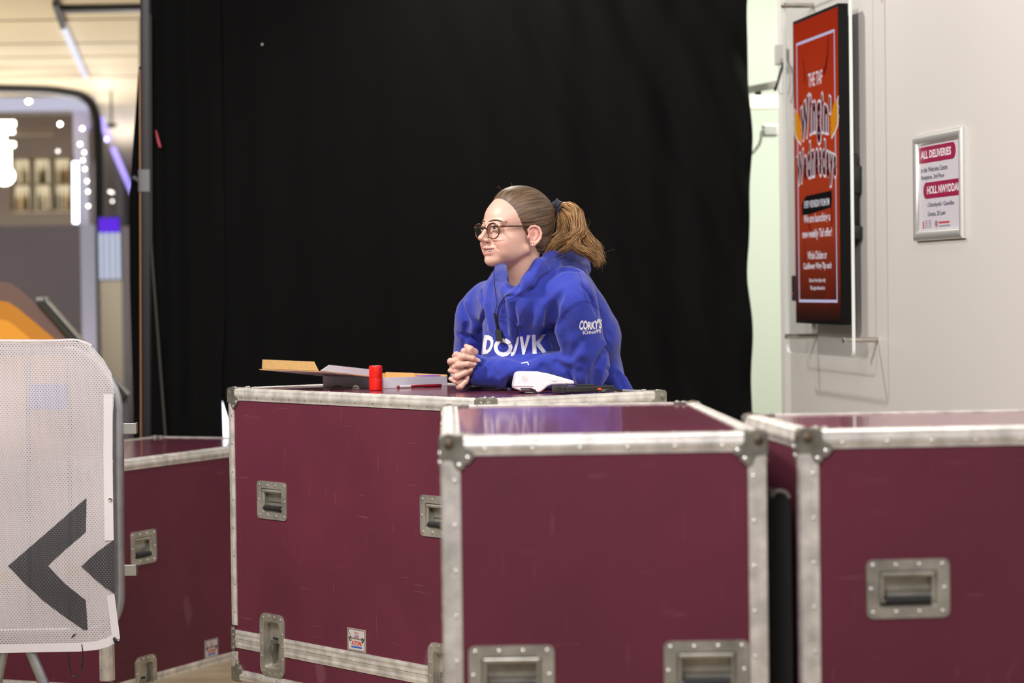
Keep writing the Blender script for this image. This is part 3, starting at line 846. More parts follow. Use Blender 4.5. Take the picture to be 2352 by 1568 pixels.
# ------------------------------------------------------------------ delivery notice in a snap frame
sw_ = (wall_pt(7.731, 0, 0) - wall_pt(8.215, 0, 0)).length; sh_ = .342
root = empty('delivery_notice', wall_pt(7.973, .006, 1.43)); tag(root, 'framed delivery notice with crimson banners on the right wall', 'sign')
SO_ = wall_pt(8.215, 0, 1.437) - root.location
SIL = mat('satin_silver_frame', (.68, .67, .64), .36, .6)
def spt(u, v, d): return SO_ + U * u + Vv * v + WN * d
fwid = .034
for nm, P0, P1, inw, L in (('b', (0, 0), (sw_, 0), Vector((0, 1)), sw_), ('t', (0, sh_), (sw_, sh_), Vector((0, -1)), sw_), ('l', (0, 0), (0, sh_), Vector((1, 0)), sh_), ('r', (sw_, 0), (sw_, sh_), Vector((-1, 0)), sh_)):
    m = MB(); prof = [(0, .0), (0, .010), (.006, .016), (.016, .0175), (.026, .014), (fwid, .006), (fwid, .0)]
    vs = []
    for e_, P in ((0, P0), (1, P1)):
        for a_, d_ in prof:
            sgn = 1 if e_ == 0 else -1
            al = Vector((P1[0] - P0[0], P1[1] - P0[1])).normalized() * (a_ * sgn)
            q_ = Vector(P) + inw * a_ + al
            vs.append(spt(q_.x, q_.y, d_))
    k = len(prof)
    m.add(vs, [(i, (i + 1) % k, k + (i + 1) % k, k + i) for i in range(k)] + [tuple(range(k)), tuple(range(2 * k - 1, k - 1, -1))])
    m.build('frame_bar', SIL, root, 50)
PAPER = mat('notice_paper', s2l(206, 200, 208), .35); CRIM = mat('notice_crimson', s2l(150, 22, 68), .4); NAVY = mat('notice_navy', s2l(58, 66, 86), .45); PWH = mat('notice_white', s2l(226, 214, 222), .4); PRED = mat('notice_red', s2l(190, 60, 84), .4); PGR = mat('notice_grey', s2l(150, 144, 158), .4)
mb = MB(); mb.box((0, 0, 0), (1, 1, 1), 0, Matrix.Identity(4)) if False else None
mb.prism([(fwid * .8, fwid * .8), (sw_ - fwid * .8, fwid * .8), (sw_ - fwid * .8, sh_ - fwid * .8), (fwid * .8, sh_ - fwid * .8)], SO_, U, Vv, WN, .001, .0035)
sheet = mb.build('notice_sheet', PAPER, root)
mb = MB(); il, ir = fwid, sw_ - fwid; ih0, ih1 = fwid, sh_ - fwid; iw = ir - il; ihh = ih1 - ih0
def sv(f): return ih0 + ihh * f
def su(f): return il + iw * f
hb = ihh * .185
def pill(u0, u1, v0, v1, lr, rr_):
    r_ = .028; pts = []
    if rr_: pts += [(u1 - r_ + r_ * math.cos(a_), (v1 - r_ if a_ >= 0 else v0 + r_) + r_ * math.sin(a_)) for a_ in [R(x) for x in range(-90, 91, 15)]]
    else: pts += [(u1, v0), (u1, v1)]
    if lr: pts += [(u0 + r_ + r_ * math.cos(a_), (v1 - r_ if math.sin(a_) >= 0 else v0 + r_) + r_ * math.sin(a_)) for a_ in [R(x) for x in range(90, 271, 15)]]
    else: pts += [(u0, v1), (u0, v0)]
    mb.prism(pts, SO_, U, Vv, WN, .0035, .0039, 1)
pill(il, su(.885), sv(.785), sv(.975), False, True)
pill(su(.105), ir, sv(.365), sv(.555), True, False)
def st(s, u, v, w, h, mi, bold=0.): put_text(mb, s, spt(su(u), sv(v), .0042), U, Vv, WN, 0, width=iw * w, height=ihh * h, mi=mi, bold=bold)
st('ALL DELIVERIES', .05, .835, .73, .095, 3, .035)
st('to the Welcome Centre', .05, .675, .64, .062, 2, .004); st('Reception, 2nd Floor', .06, .575, .56, .070, 2, .004)
st('HOLL NWYDDAU', .20, .415, .79, .095, 3, .035)
st("i Dderbynfa'r Ganolfan", .20, .250, .64, .068, 2, .004); st('Groeso, 2il Lawr', .21, .150, .43, .064, 2, .004)
mb.prism(rrect(.012, .024, .004, 3, su(.10), sv(.06)), SO_, U, Vv, WN, .0035, .004, 4)
for k_ in range(4):
    mb.prism(rrect(.03, .0035, .001, 1, su(.17), sv(.03 + .025 * k_)), SO_, U, Vv, WN, .0035, .004, 5); mb.prism(rrect(.03, .0035, .001, 1, su(.26), sv(.03 + .025 * k_)), SO_, U, Vv, WN, .0035, .004, 5)
mb.prism([(su(.38), sv(.10)), (su(.38), sv(.05)), (su(.415), sv(.01)), (su(.45), sv(.05)), (su(.45), sv(.10))], SO_, U, Vv, WN, .0035, .004, 5)
mb.prism(rrect(.008, .016, .001, 1, su(.415), sv(.065)), SO_, U, Vv, WN, .004, .0043, 4)
mb.prism(rrect(iw * .25, .006, .001, 1, su(.60), sv(.075)), SO_, U, Vv, WN, .0035, .004, 4); mb.prism(rrect(iw * .27, .005, .001, 1, su(.61), sv(.035)), SO_, U, Vv, WN, .0035, .004, 5)
mb.build('notice_print', [PAPER, CRIM, NAVY, PWH, PRED, PGR], sheet)

# ------------------------------------------------------------------ fittings seen through the bright doorway
GREYP = mat('grey_plastic', s2l(186, 184, 180), .5)
def wbox(px0, py0, px1, py1, d, th=.04):
    A, B = at(px0, py1, d), at(px1, py0, d); m = MB(); m.box((A.x, A.y, A.z), (B.x, A.y + th, B.z)); return m
root = empty('junction_box', at(1791, 150, 9.80)); tag(root, 'small grey junction box with looping cables beside the doorway', 'junction box')
il_ = -root.location
mb = wbox(1782, 102, 1800, 148, 9.79, .05); mb.v = [tuple(Vector(v) + il_) for v in mb.v]; mb.build('box', GREYP, root, bevel=.003)
mb = MB(); mb.tube([at(x, y, d) + il_ for x, y, d in ((1795, 138, 9.785), (1799, 148, 9.75), (1793, 165, 9.74), (1786, 190, 9.74), (1780, 207, 9.78))], .0055, 8); mb.build('cable', BLACK_PL, root, 40)
mb = MB(); mb.tube([at(x, y, d) + il_ for x, y, d in ((1786, 150, 9.785), (1794, 140, 9.75), (1806, 142, 9.74), (1813, 160, 9.74), (1815, 190, 9.74), (1812, 215, 9.76), (1800, 214, 9.76), (1793, 216, 9.75), (1785, 204, 9.76))], .003, 8); mb.build('cable', GREYP, root, 40)
LUM = mat('luminaire_grey', s2l(170, 166, 160), .4, .3)
root = empty('hanging_strip_light', at(1755, 205, 10.25)); tag(root, 'grey strip light fitting high in the bright doorway', 'light')
il_ = -root.location; mb = MB()
a0, a1 = at(1712, 208, 10.9), at(1786, 194, 9.98)
mb.prism(rrect(.035, .030, .006, 2), a0 + il_, X, Z, (a1 - a0).normalized(), 0, (a1 - a0).length); mb.build('housing', LUM, root, 40)
mb = MB(); c_ = at(1741, 213, 10.4) + il_; mb.box((c_.x - .012, c_.y - .02, c_.z - .010), (c_.x + .012, c_.y + .02, c_.z + .004)); mb.build('clip', BLACK_PL, root)
mb = wbox(1754, 285, 1788, 312, 10.6, .09); o = mb.build('wall_unit', mat('unit_white', s2l(206, 204, 196), .5), None, bevel=.006); tag(o, 'pale rounded wall unit glimpsed in the doorway below the strip light', 'appliance')
mb = MB(); mb.tube([at(x, y, 10.6) for x, y in ((1755, 298), (1749, 303), (1748, 318), (1744, 332), (1730, 350), (1715, 360))], .006, 8); k_ = mb.build('hose', mat('hose_grey', s2l(150, 152, 140), .5), o, 40)
mb = wbox(1722, 219, 1786, 250, 10.95, .03); o = mb.build('wall_cupboard', mat('cream_cupboard', s2l(238, 232, 200), .5), None, bevel=.004); tag(o, 'cream cupboard front below the strip light in the doorway', 'cupboard')
# lit white board behind the gap between the two drapes
mb = MB(); A = at(490, 1040, 10.7); B = at(545, 880, 10.7); mb.box((A.x, A.y, 0), (B.x + .04, A.y + .03, B.z + .1)); o = mb.build('glowing_panel', emis('panel_glow', (.86, .90, 1), 3.2)); tag(o, 'glowing white panel showing through the slit between the two drapes', 'light')
# ------------------------------------------------------------------ crowd barrier with mesh cover
BZ = 7.0
GALV = mat('galvanised_steel', (.42, .44, .46), .38, .85, var=.15, vscale=14)
B0 = at(270, 1440, BZ); root = empty('crowd_barrier', (B0.x - .55, BZ, 0)); tag(root, 'galvanised crowd barrier behind the white mesh cover', 'barrier')
il_ = -root.location
def bp(px, py, d=BZ): return at(px, py, d) + il_
mb = MB()
top_l, bot_l = -700, -700
path = [bp(top_l, 812), bp(-200, 806)] + [bp(x, y) for x, y in ((40, 803), (90, 802), (140, 802), (184, 808), (220, 832), (250, 874), (268, 918), (272, 1000), (273, 1200), (275, 1340), (272, 1390), (254, 1428), (215, 1446), (160, 1450), (100, 1451), (40, 1452))] + [bp(-200, 1455), bp(bot_l, 1462)]
# smooth the bends
def smooth_path(p, n=4):
    p = [Vector(q) for q in p]; out = []
    for i in range(len(p) - 1):
        p0, p1, p2, p3 = p[max(i - 1, 0)], p[i], p[i + 1], p[min(i + 2, len(p) - 1)]
        for k in range(n):
            t = k / n
            out.append(.5 * ((2 * p1) + (p2 - p0) * t + (2 * p0 - 5 * p1 + 4 * p2 - p3) * t * t + (3 * p1 - p0 - 3 * p2 + p3) * t ** 3))
    out.append(p[-1]); return out
mb.tube(smooth_path(path), .0155, 12); mb.build('outer_frame', GALV, root, 50)
for k in range(7):
    px = 160 - 95 * k
    mb = MB(); mb.tube([bp(px, 800), bp(px + 2, 1455)], .0065, 8); mb.build('bar', GALV, root, 50)
# plate between two bars
mb = MB(); A, B = bp(70, 940), bp(156, 880); mb.box((A.x, A.y - .010, A.z), (B.x, A.y - .007, B.z)); mb.build('blue_plate', mat('blue_plate', s2l(70, 120, 205), .45), root)
for py in (984, 1309):
    mb = MB(); A = bp(274, py + 13); w_ = .0470; h_ = .031
    mb.box((A.x, A.y - .004, A.z), (A.x + w_, A.y, A.z + h_)); mb.box((A.x + w_ - .006, A.y - .004, A.z), (A.x + w_, A.y + .03, A.z + h_))
    mb.build('hook', mat('hook_steel', (.46, .45, .41), .4, .8), root, bevel=.002)
for (x0, x1) in ((15, -8), (52, 100)):
    mb = MB(); p0 = bp(x0, 1452); d_ = ray(x1, 1568); 
    p1 = bp(x1, 1568); e = p0 + (p1 - p0) * ((p0.z) / (p0.z - p1.z)) * .985
    mb.tube([p0, e], .0155, 12); mb.build('leg', GALV, root, 50)
mb = MB(); e0, e1 = bp(-8, 1568), bp(100, 1568)
f0 = bp(15, 1452) + (e0 - bp(15, 1452)) * (bp(15, 1452).z / (bp(15, 1452).z - e0.z)); f1 = bp(52, 1452) + (e1 - bp(52, 1452)) * (bp(52, 1452).z / (bp(52, 1452).z - e1.z))
mb.tube([f0 + Z * .016, f1 + Z * .016], .0155, 12); mb.build('foot_bar', GALV, root, 50)
# second foot, further along to the left (outside the frame)
for dx in (-1.0,):
    mb = MB(); p = bp(30, 1452) + X * dx; mb.tube([p, Vector((p.x - .12, p.y, .016))], .0155, 12); mb.build('leg', GALV, root, 50)
    mb = MB(); mb.tube([p, Vector((p.x + .12, p.y, .016))], .0155, 12); mb.build('leg', GALV, root, 50)

# mesh cover
def mesh_mat(name='perforated_mesh', ca=s2l(208, 201, 204), cb=s2l(206, 186, 152), base=.13):
    m = bpy.data.materials.new(name); m.use_nodes = True; nt = m.node_tree; N = nt.nodes; L = nt.links
    b = N['Principled BSDF']; b.inputs['Base Color'].default_value = (*ca, 1); b.inputs['Roughness'].default_value = .6
    tc = N.new('ShaderNodeTexCoord'); sp = N.new('ShaderNodeSeparateXYZ'); L.new(tc.outputs['Object'], sp.inputs[0])
    def m2(op, a, v=None, v2=None):
        n = N.new('ShaderNodeMath'); n.operation = op
        if hasattr(a, 'links'): L.new(a, n.inputs[0])
        else: n.inputs[0].default_value = a
        if v is not None:
            if hasattr(v, 'links'): L.new(v, n.inputs[1])
            else: n.inputs[1].default_value = v
        return n.outputs[0]
    pitch = .0088
    z = m2('DIVIDE', sp.outputs['Z'], pitch * .62); zi = m2('FLOOR', z); odd = m2('MULTIPLY', m2('MODULO', zi, 2.0), .5)
    x = m2('ADD', m2('DIVIDE', sp.outputs['X'], pitch), odd)
    fx = m2('SUBTRACT', m2('FRACT', x), .5); fz = m2('MULTIPLY', m2('SUBTRACT', m2('FRACT', z), .5), .62)
    r = m2('SQRT', m2('ADD', m2('MULTIPLY', fx, fx), m2('MULTIPLY', fz, fz)))
    hole = m2('LESS_THAN', r, .155)
    fac = m2('ADD', m2('MULTIPLY', hole, .95 - base), base)
    tr = N.new('ShaderNodeBsdfTransparent'); tl = N.new('ShaderNodeBsdfTranslucent'); tl.inputs[0].default_value = (*s2l(214, 208, 210), 1)
    mx0 = N.new('ShaderNodeMixShader'); mx0.inputs[0].default_value = .25 if base else 0; L.new(b.outputs[0], mx0.inputs[1]); L.new(tl.outputs[0], mx0.inputs[2])
    nz = N.new('ShaderNodeTexNoise'); nz.inputs['Scale'].default_value = 5; nz.inputs['Detail'].default_value = 2; L.new(tc.outputs['Object'], nz.inputs['Vector'])
    rp = N.new('ShaderNodeValToRGB'); rp.color_ramp.elements[0].position = .66; rp.color_ramp.elements[0].color = (*ca, 1); rp.color_ramp.elements[1].position = .80; rp.color_ramp.elements[1].color = (*cb, 1)
    L.new(nz.outputs['Fac'], rp.inputs[0]); L.new(rp.outputs[0], b.inputs['Base Color'])
    mx = N.new('ShaderNodeMixShader'); L.new(fac, mx.inputs[0]); L.new(mx0.outputs[0], mx.inputs[1]); L.new(tr.outputs[0], mx.inputs[2])
    L.new(mx.outputs[0], N['Material Output'].inputs[0]); return m
CVM = mesh_mat(); CV_Y = BZ - .024
HEM = mat('cover_hem', s2l(204, 198, 201), .6)
cvr = empty('barrier_cover', (B0.x - .55, CV_Y, 0)); tag(cvr, 'white perforated mesh cover with black chevrons pulled over the barrier', 'banner')
ilc = -cvr.location
outline = [(-640, 790), (-300, 784), (0, 783), (120, 783), (163, 781), (190, 787), (215, 800), (238, 826), (256, 856), (263, 900), (259, 960), (258, 1050), (260, 1150), (262, 1250), (262, 1345), (265, 1390), (270, 1430), (276, 1470), (266, 1474), (250, 1484), (222, 1492), (180, 1496), (100, 1498), (0, 1499), (-300, 1502), (-640, 1506)]
def wave_y(px, py):
    return .004 * math.sin(px * .021 + py * .004) + .003 * math.sin(py * .017 + px * .01)
def cvp(px, py, off=0.): return at(px, py, CV_Y - off) + ilc + Y * wave_y(px, py)
import bmesh as _bm
from mathutils.geometry import tessellate_polygon as _tess
def filled(name, poly, off, m, parent, cut=40, thick=0.):
    tris = _tess([[Vector((x, y, 0)) for x, y in poly]])
    bm = _bm.new(); vs = [bm.verts.new((x, y, 0)) for x, y in poly]
    for t in tris:
        try: bm.faces.new([vs[i] for i in t])
        except ValueError: pass
    for _ in range(4):
        es = [e for e in bm.edges if e.calc_length() > cut]
        if not es: break
        _bm.ops.subdivide_edges(bm, edges=es, cuts=1); _bm.ops.triangulate(bm, faces=[f for f in bm.faces if len(f.verts) > 3])
    for v in bm.verts: v.co = cvp(v.co.x, v.co.y, off)
    _bm.ops.recalc_face_normals(bm, faces=bm.faces)
    me = bpy.data.meshes.new(name); bm.to_mesh(me); bm.free(); me.materials.append(m)
    me.polygons.foreach_set('use_smooth', [True] * len(me.polygons))
    o = bpy.data.objects.new(name, me); COL.objects.link(o); o.parent = parent
    if thick: s_ = o.modifiers.new('thickness', 'SOLIDIFY'); s_.thickness = thick
    return o
filled('mesh_sheet', outline, 0, CVM, cvr)
inner = [(x, y) for x, y in outline if x <= 190] ; inner = [(-640, 790), (-300, 784), (0, 783), (120, 783), (163, 783), (190, 790), (215, 806), (236, 832), (250, 862), (256, 905), (254, 1050), (256, 1250), (258, 1400), (256, 1470), (240, 1486), (180, 1494), (100, 1497), (0, 1498), (-640, 1505)]
filled('back_sheet', inner, -.050, CVM, cvr)
# doubled hem: top roll, right edge and bottom
def strip(name, cl, w, m, off=.0012):
    mb = MB()
    vs = []
    for i, (x, y) in enumerate(cl):
        a_ = cl[max(i - 1, 0)]; b_ = cl[min(i + 1, len(cl) - 1)]; tx, ty = b_[0] - a_[0], b_[1] - a_[1]; l = math.hypot(tx, ty); nx, ny = ty / l, -tx / l
        vs += [cvp(x, y, off), cvp(x - nx * w, y - ny * w, off)]
    mb.add(vs, [(2 * i, 2 * i + 1, 2 * i + 3, 2 * i + 2) for i in range(len(cl) - 1)])
    return mb.build(name, m, cvr, 60)
ip = lambda a, b, n: [(a[0] + (b[0] - a[0]) * k / n, a[1] + (b[1] - a[1]) * k / n) for k in range(n + 1)]
strip('right_hem', ip((259, 905), (258, 1050), 4) + ip((258.5, 1070), (262, 1240), 4), 21, HEM)
strip('right_hem', ip((263, 1364), (276, 1466), 5), 18, HEM)
strip('bottom_hem', [(268, 1474), (250, 1484), (222, 1492), (180, 1496), (100, 1498), (0, 1499), (-300, 1502), (-640, 1506)], 20, HEM)
# cover turned over the top rail and the round shoulder
mb = MB(); tp = [(p_.x, p_.y) for p_ in smooth_path([(-640, 790, 0), (-300, 784, 0), (0, 783, 0), (120, 783, 0), (163, 781, 0), (190, 787, 0), (208, 796, 0)], 5)]
vs = []
for x, y in tp:
    p = cvp(x, y); vs += [p, p + Y * .022 + Z * .004, p + Y * .046 + Z * .003, p + Y * .050]
mb.add(vs, [(4 * i + k, 4 * i + k + 1, 4 * i + k + 5, 4 * i + k + 4) for i in range(len(tp) - 1) for k in range(3)])
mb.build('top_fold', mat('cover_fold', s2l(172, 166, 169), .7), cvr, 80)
CHV = mesh_mat('chevron_print', s2l(50, 50, 54), s2l(50, 50, 54), 0.)
filled('chevron', [(19, 1299), (108, 1222), (198, 1143), (198, 1182), (197, 1222), (152, 1260), (110, 1299), (150, 1341), (197, 1378), (199, 1410), (201, 1446), (192, 1446), (150, 1418), (100, 1380), (55, 1337)], .0010, CHV, cvr)
filled('chevron', [(187, 1300), (222, 1268), (262, 1239), (262.5, 1300), (263, 1362), (240, 1347), (212, 1323)], .0018, CHV, cvr)
mb = MB(); c_ = cvp(254, 1146, .002)
mb.lathe([(.0025, 0), (.0055, 0), (.0055, .0016), (.0045, .0024), (.0032, .0020), (.0025, .0008)], c_, -Y, 16); mb.build('eyelet', mat('eyelet_brass', (.55, .50, .40), .25, .9), cvr, 40)
mb = MB(); mb.tube([cvp(262, 1464, .003), cvp(265, 1470, .005), cvp(268, 1476, .004), cvp(268, 1480, .002)], [.004, .0055, .005, .003], 8); mb.build('tie_knot', BLACK_PL, cvr, 40)
# loose black cable tie hanging from the lower rail
mb = MB(); pth = [at(174 + 16.5 * math.sin(2 * PI * k / 24), 1506 - 44 * math.cos(2 * PI * k / 24) if False else 1506 - 50 * math.cos(2 * PI * k / 24), BZ - .02 + .004 * math.sin(k)) for k in range(24)]
mb.tube(pth, .0021, 6, closed=True); o = mb.build('cable_tie', BLACK_PL, None, 60)
tag(o, 'black cable tie looped on the lower barrier rail below the white cover', 'cable tie')

# ------------------------------------------------------------------ far concourse at the left, well out of focus
def slab(name, pxa, pya, pxb, pyb, d, th, m, label=None, cat=None, group=None, bevel=0, kind=None):
    A, B = at(pxa, pyb, d), at(pxb, pya, d); mb = MB()
    mb.box((min(A.x, B.x), d, min(A.z, B.z)), (max(A.x, B.x), d + th, max(A.z, B.z)))
    o = mb.build(name, m, None, bevel=bevel); tag(o, label, cat, group, kind); return o
CZ = 3.0
CEIL = mat('concourse_ceiling', s2l(214, 198, 168), .7)
mb = MB(); mb.box((-12, 11.0, CZ), (-.9, 36, CZ + .1)); struct(mb.build('ceiling', CEIL))
mb = MB(); mb.box((-12, 36, 0), (.2, 36.1, CZ)); struct(mb.build('wall_back', mat('far_wall', s2l(150, 142, 134), .7)))
# ceiling seams as shallow battens, dark beam, lit track
SEAM = mat('ceiling_seam', s2l(120, 106, 86), .7)
for k, py in enumerate((46, 100, 131, 178)):
    p = onz(60, py, CZ); mb = MB(); mb.box((-9, p.y - .02, CZ - .004), (-1.0, p.y + .02, CZ)); struct(mb.build('trim_%d' % (k + 2), SEAM))
DARK = mat('dark_metal', (.022, .022, .024), .45, .3)
p = onz(230, 36, CZ - .06); mb = MB(); q_ = onz(136, 36, CZ - .06); mb.box((q_.x, p.y - .07, CZ - .036), (p.x + .9, p.y + .07, CZ)); o = mb.build('ceiling_beam', DARK); tag(o, 'dark bar across the pale ceiling at top left', 'beam')
a_, b_ = onz(127, 8, CZ - .03), onz(145, 62, CZ - .03); c_ = onz(197, 178, CZ - .03)
mb = MB(); mb.prism(rrect(.036, .03, .004, 2), a_, X, Z, (b_ - a_).normalized(), 0, (b_ - a_).length); trk = mb.build('light_track', DARK); tag(trk, 'ceiling light track at top left, dark near end and lit far end', 'light')
mb = MB(); mb.prism(rrect(.034, .026, .004, 2), b_, X, Z, (c_ - b_).normalized(), 0, (c_ - b_).length); mb.build('diffuser', emis('track_glow', (.86, .86, 1), 1.1), trk)
SD = 19.0
# shop front
FRM = mat('shop_frame_dark', (.02, .02, .026), .35, .5)
mb = MB(); mb.tube(smooth_path([at(x, y, SD) for x, y in ((-900, 190), (-300, 199), (60, 205), (150, 212), (195, 224), (216, 250), (224, 300), (226, 420), (226, 700), (228, 900), (230, 1230))]), .036, 8)
sf = mb.build('shop_portal', FRM); tag(sf, 'dark round-cornered frame of the shop front at far left', 'shop front')
slab('ceiling_soffit', -900, 222, 214, 266, SD + .5, .1, emis('soffit_lilac', s2l(214, 212, 234), .82), 'pale lilac lit band along the head of the shop front', 'light')
slab('wall_shop', -900, 262, 212, 1000, SD + 3.2, .1, mat('shop_brown', s2l(84, 74, 68), .7), kind='structure')
slab('shop_beam', -900, 294, 118, 322, SD + 2.4, .2, mat('shop_beam', s2l(128, 116, 104), .7), 'brown cross beam inside the far shop', 'beam')
# lit bottle shelf
def shelf_mat():
    m = bpy.data.materials.new('lit_shelf_back'); m.use_nodes = True; nt = m.node_tree; nt.nodes.clear(); N = nt.nodes; L = nt.links
    e = N.new('ShaderNodeEmission'); o = N.new('ShaderNodeOutputMaterial'); e.inputs[0].default_value = (*s2l(226, 208, 172), 1); e.inputs[1].default_value = 1.05; L.new(e.outputs[0], o.inputs[0]); return m
SHB = shelf_mat(); A, B = at(28, 487, SD + 2.2), at(166, 358, SD + 2.2)
root = empty('display_shelf', ((A.x + B.x) / 2, SD + 2.2, A.z)); tag(root, 'back-lit shelf unit full of bottles in the far shop', 'shelf'); il_ = -root.location
mb = MB(); mb.box((A.x + il_.x, .12, 0), (B.x + il_.x, .15, B.z - A.z)); mb.build('back_panel', SHB, root)
SHELF = mat('shelf_dark', s2l(92, 80, 64), .5)
hh = B.z - A.z
for k in range(3):
    mb = MB(); mb.box((A.x + il_.x, -.10, hh * k / 2.0 * .95), (B.x + il_.x, .12, hh * k / 2.0 * .95 + .018)); mb.build('shelf_board', SHELF, root)
for k in range(4):
    x_ = A.x + il_.x + (B.x - A.x) * k / 3; mb = MB(); mb.box((x_ - .008, -.10, 0), (x_ + .008, .12, hh)); mb.build('upright', SHELF, root)
bots = [mat('bottle_%s' % n, c, .2) for n, c in (('amber', s2l(176, 128, 60)), ('pale', s2l(224, 214, 186)), ('olive', s2l(98, 96, 58)), ('brown', s2l(84, 58, 34)), ('cream', s2l(214, 190, 146)))]
r_ = random.Random(4)
for row in range(2):
    for k in (0, 1, 2, 3, 5, 6, 7, 9, 10, 11, 12):
        x_ = A.x + (B.x - A.x) * (k + .5 + (.25 if k in (5, 9, 0) else -.25 if k in (3, 7, 12) else r_.uniform(-.12, .12))) / 13; z_ = A.z + hh * row / 2 * .95 + .019; h_ = hh * r_.uniform(.33, .41); rad = r_.uniform(.012, .017)
        mb = MB(); mb.lathe([(rad * .9, 0), (rad, .006), (rad, h_ * .55), (rad * .8, h_ * .64), (rad * .34, h_ * .74), (rad * .3, h_ * .96), (rad * .36, h_)], (x_, SD + 2.2 + r_.uniform(-.03, .03), z_), Z, 12)
        o = mb.build('bottle', bots[r_.randrange(5)], None, 40); tag(o, 'blurred bottle standing on the back-lit shelf of the far shop', 'bottle', 'bottles on the lit shop shelf')
# bright sign bars
root = empty('neon_sign', at(10, 430, SD + .2)); tag(root, 'dazzling white illuminated sign at the left edge of the picture', 'sign'); il_ = -root.location
NEON = emis('neon_warm_white', (1, .93, .80), 9)
for (xa, ya, xb, yb, rr) in ((-70, 284, 34, 284, 7), (-70, 302, 32, 302, 5), (-40, 330, 34, 332, 6), (-70, 318, 14, 318, 6), (-5, 320, -5, 395, 10), (20, 340, 20, 380, 5), (-60, 362, 22, 362, 9), (-60, 384, 24, 386, 7)):
    mb = MB(); mb.tube([at(xa, ya, SD + .2) + il_, at(xb, yb, SD + .2) + il_], rr * SD / F_PX, 10); mb.build('lit_bar', NEON, root, 40)
mb = MB(); mb.tube([at(10 + 16 * math.cos(k * PI / 8), 404 + 14 * math.sin(k * PI / 8), SD + .2) + il_ for k in range(16)], .026, 8, closed=True); mb.build('lit_ring', NEON, root, 40)
# tubes, globes and downlights
LED = emis('led_cool', (.86, .93, 1), 7)
mb = MB(); mb.tube([at(173, 372, SD + .3), at(174, 512, SD + .3)], .020, 10); o = mb.build('hanging_light_tube', LED, None, 40); tag(o, 'tall white light tube inside the shop front', 'light')
slab('shop_column', 184, 250, 201, 1230, SD + .6, .1, mat('lilac_gloss', s2l(186, 184, 208), .3), 'pale lilac column beside the tall light tube', 'column')
GLB = emis('globe_glow', (1, .95, .90), 26)
GLB2 = emis('globe_glow_dim', (1, .92, .84), 10)
for k, (x, y, d, g) in enumerate(((189, 295, SD + .4, GLB), (184, 331, SD + .4, GLB), (193.5, 350, SD + .4, GLB2), (190.5, 368, SD + .4, GLB2), (195, 388, SD + .4, GLB2), (200, 416, SD + .4, GLB2), (202, 440, SD + .4, GLB2), (203, 473, SD + .4, GLB2))):
    mb = MB(); mb.ball(at(x, y, d), .0095, 10); o = mb.build('globe_bulb', g, None, 60); tag(o, 'tiny globe lamp in the vertical row beside the lilac column', 'lamp', 'row of globe lamps in the shop front')
for (x, y, g, lab) in ((138, 285, GLB, 'round downlight glowing right of centre in the far shop'), (66, 233, GLB, 'oval downlight in the lilac band at the head of the shop'), (133, 347, emis('globe_faint', (1, .92, .84), 4), 'faint round lamp below the brown cross beam in the far shop')):
    mb = MB(); mb.ball(at(x, y, SD + .45), .012, 10, sq=(1.6 if x == 66 else 1, 1, 1)); o = mb.build('downlight', g, None, 60); tag(o, lab, 'lamp')
for x, y in ((252, 440), (258, 442), (258, 462)):
    mb = MB(); mb.ball(at(x, y, SD - .4), .010, 10); o = mb.build('globe_bulb', emis('globe_faint2', (1, .92, .84), 4), None, 60); tag(o, 'faint globe lamp on the receding wall right of the shop front', 'lamp', 'faint lamps on the receding wall')
# counter front
slab('shop_counter', -900, 516, 193, 1210, SD - .6, .1, mat('counter_plum', s2l(86, 79, 92), .5, var=.06, vscale=2), 'plum-grey counter front below the lit shop window', 'counter')
# receding side wall with screens and purple strip
WKL = pxX(405, 1.)   # plan direction shared with the rest of the building
def wl(d, z, o=0.): return Vector((pxX(228, 19.0) + (d - 19.0) * (405 - 1176) / F_PX + o, d, z))
q_ = [wl(19.2, 0, .02), wl(34, 0, .02), wl(34, 0, -.02), wl(19.2, 0, -.02)]
mb = MB(); mb.hexa(q_ + [v + Z * 2.60 for v in q_]); struct(mb.build('wall_left', mat('side_wall_dark', s2l(58, 54, 60), .4)))
PUR = emis('purple_strip', (.42, .34, 1.), 1.9)
for (d0, d1, lab) in ((19.1, 21.6, 'upper short run of the slanting purple strip light'), (23.2, 29.5, 'long middle run of the slanting purple strip light'), (30.5, 33.8, 'lowest short run of purple strip light beside the drape')):
    mb = MB(); mb.tube([wl(d0, 2.63, .03), wl(d1, 2.63, .03)], .026, 8); o = mb.build('ceiling_strip_light', PUR, None, 40); tag(o, lab, 'light')
for x, y in ((240, 312), (243, 320)):
    mb = MB(); mb.ball(at(x, y, 21.0), .016, 10); o = mb.build('purple_bulb', emis('purple_dot', (.45, .36, 1), 12), None, 60); tag(o, 'purple dot lamp between the slanting strip lights', 'lamp', 'pair of purple dot lamps')
mb = MB(); A = at(256, 288, 21); mb.ball(A, .04, 10, sq=(1.3, 1, .6)); mb.tube([A, Vector((A.x, A.y, CZ))], .01, 6); o = mb.build('ceiling_camera', DARK, None, 40); tag(o, 'small dark dome fitting above the purple dot lamps', 'camera')
A, B = at(229, 642, 18.6), at(274, 500, 18.6); root = empty('lit_screen', ((A.x + B.x) / 2, 18.6, A.z)); tag(root, 'screen glowing violet above pale blue stripes, beside the drape', 'screen'); il_ = -root.location
hh = B.z - A.z; ww = B.x - A.x
mb = MB(); mb.box((-ww / 2 - .01, .004, -.01), (ww / 2 + .01, .04, hh + .01)); mb.build('casing', DARK, root)
mb = MB(); mb.box((-ww / 2, 0, hh * .76), (ww / 2, .004, hh)); mb.build('violet_field', emis('violet_field', (.16, .04, .95), .8), root)
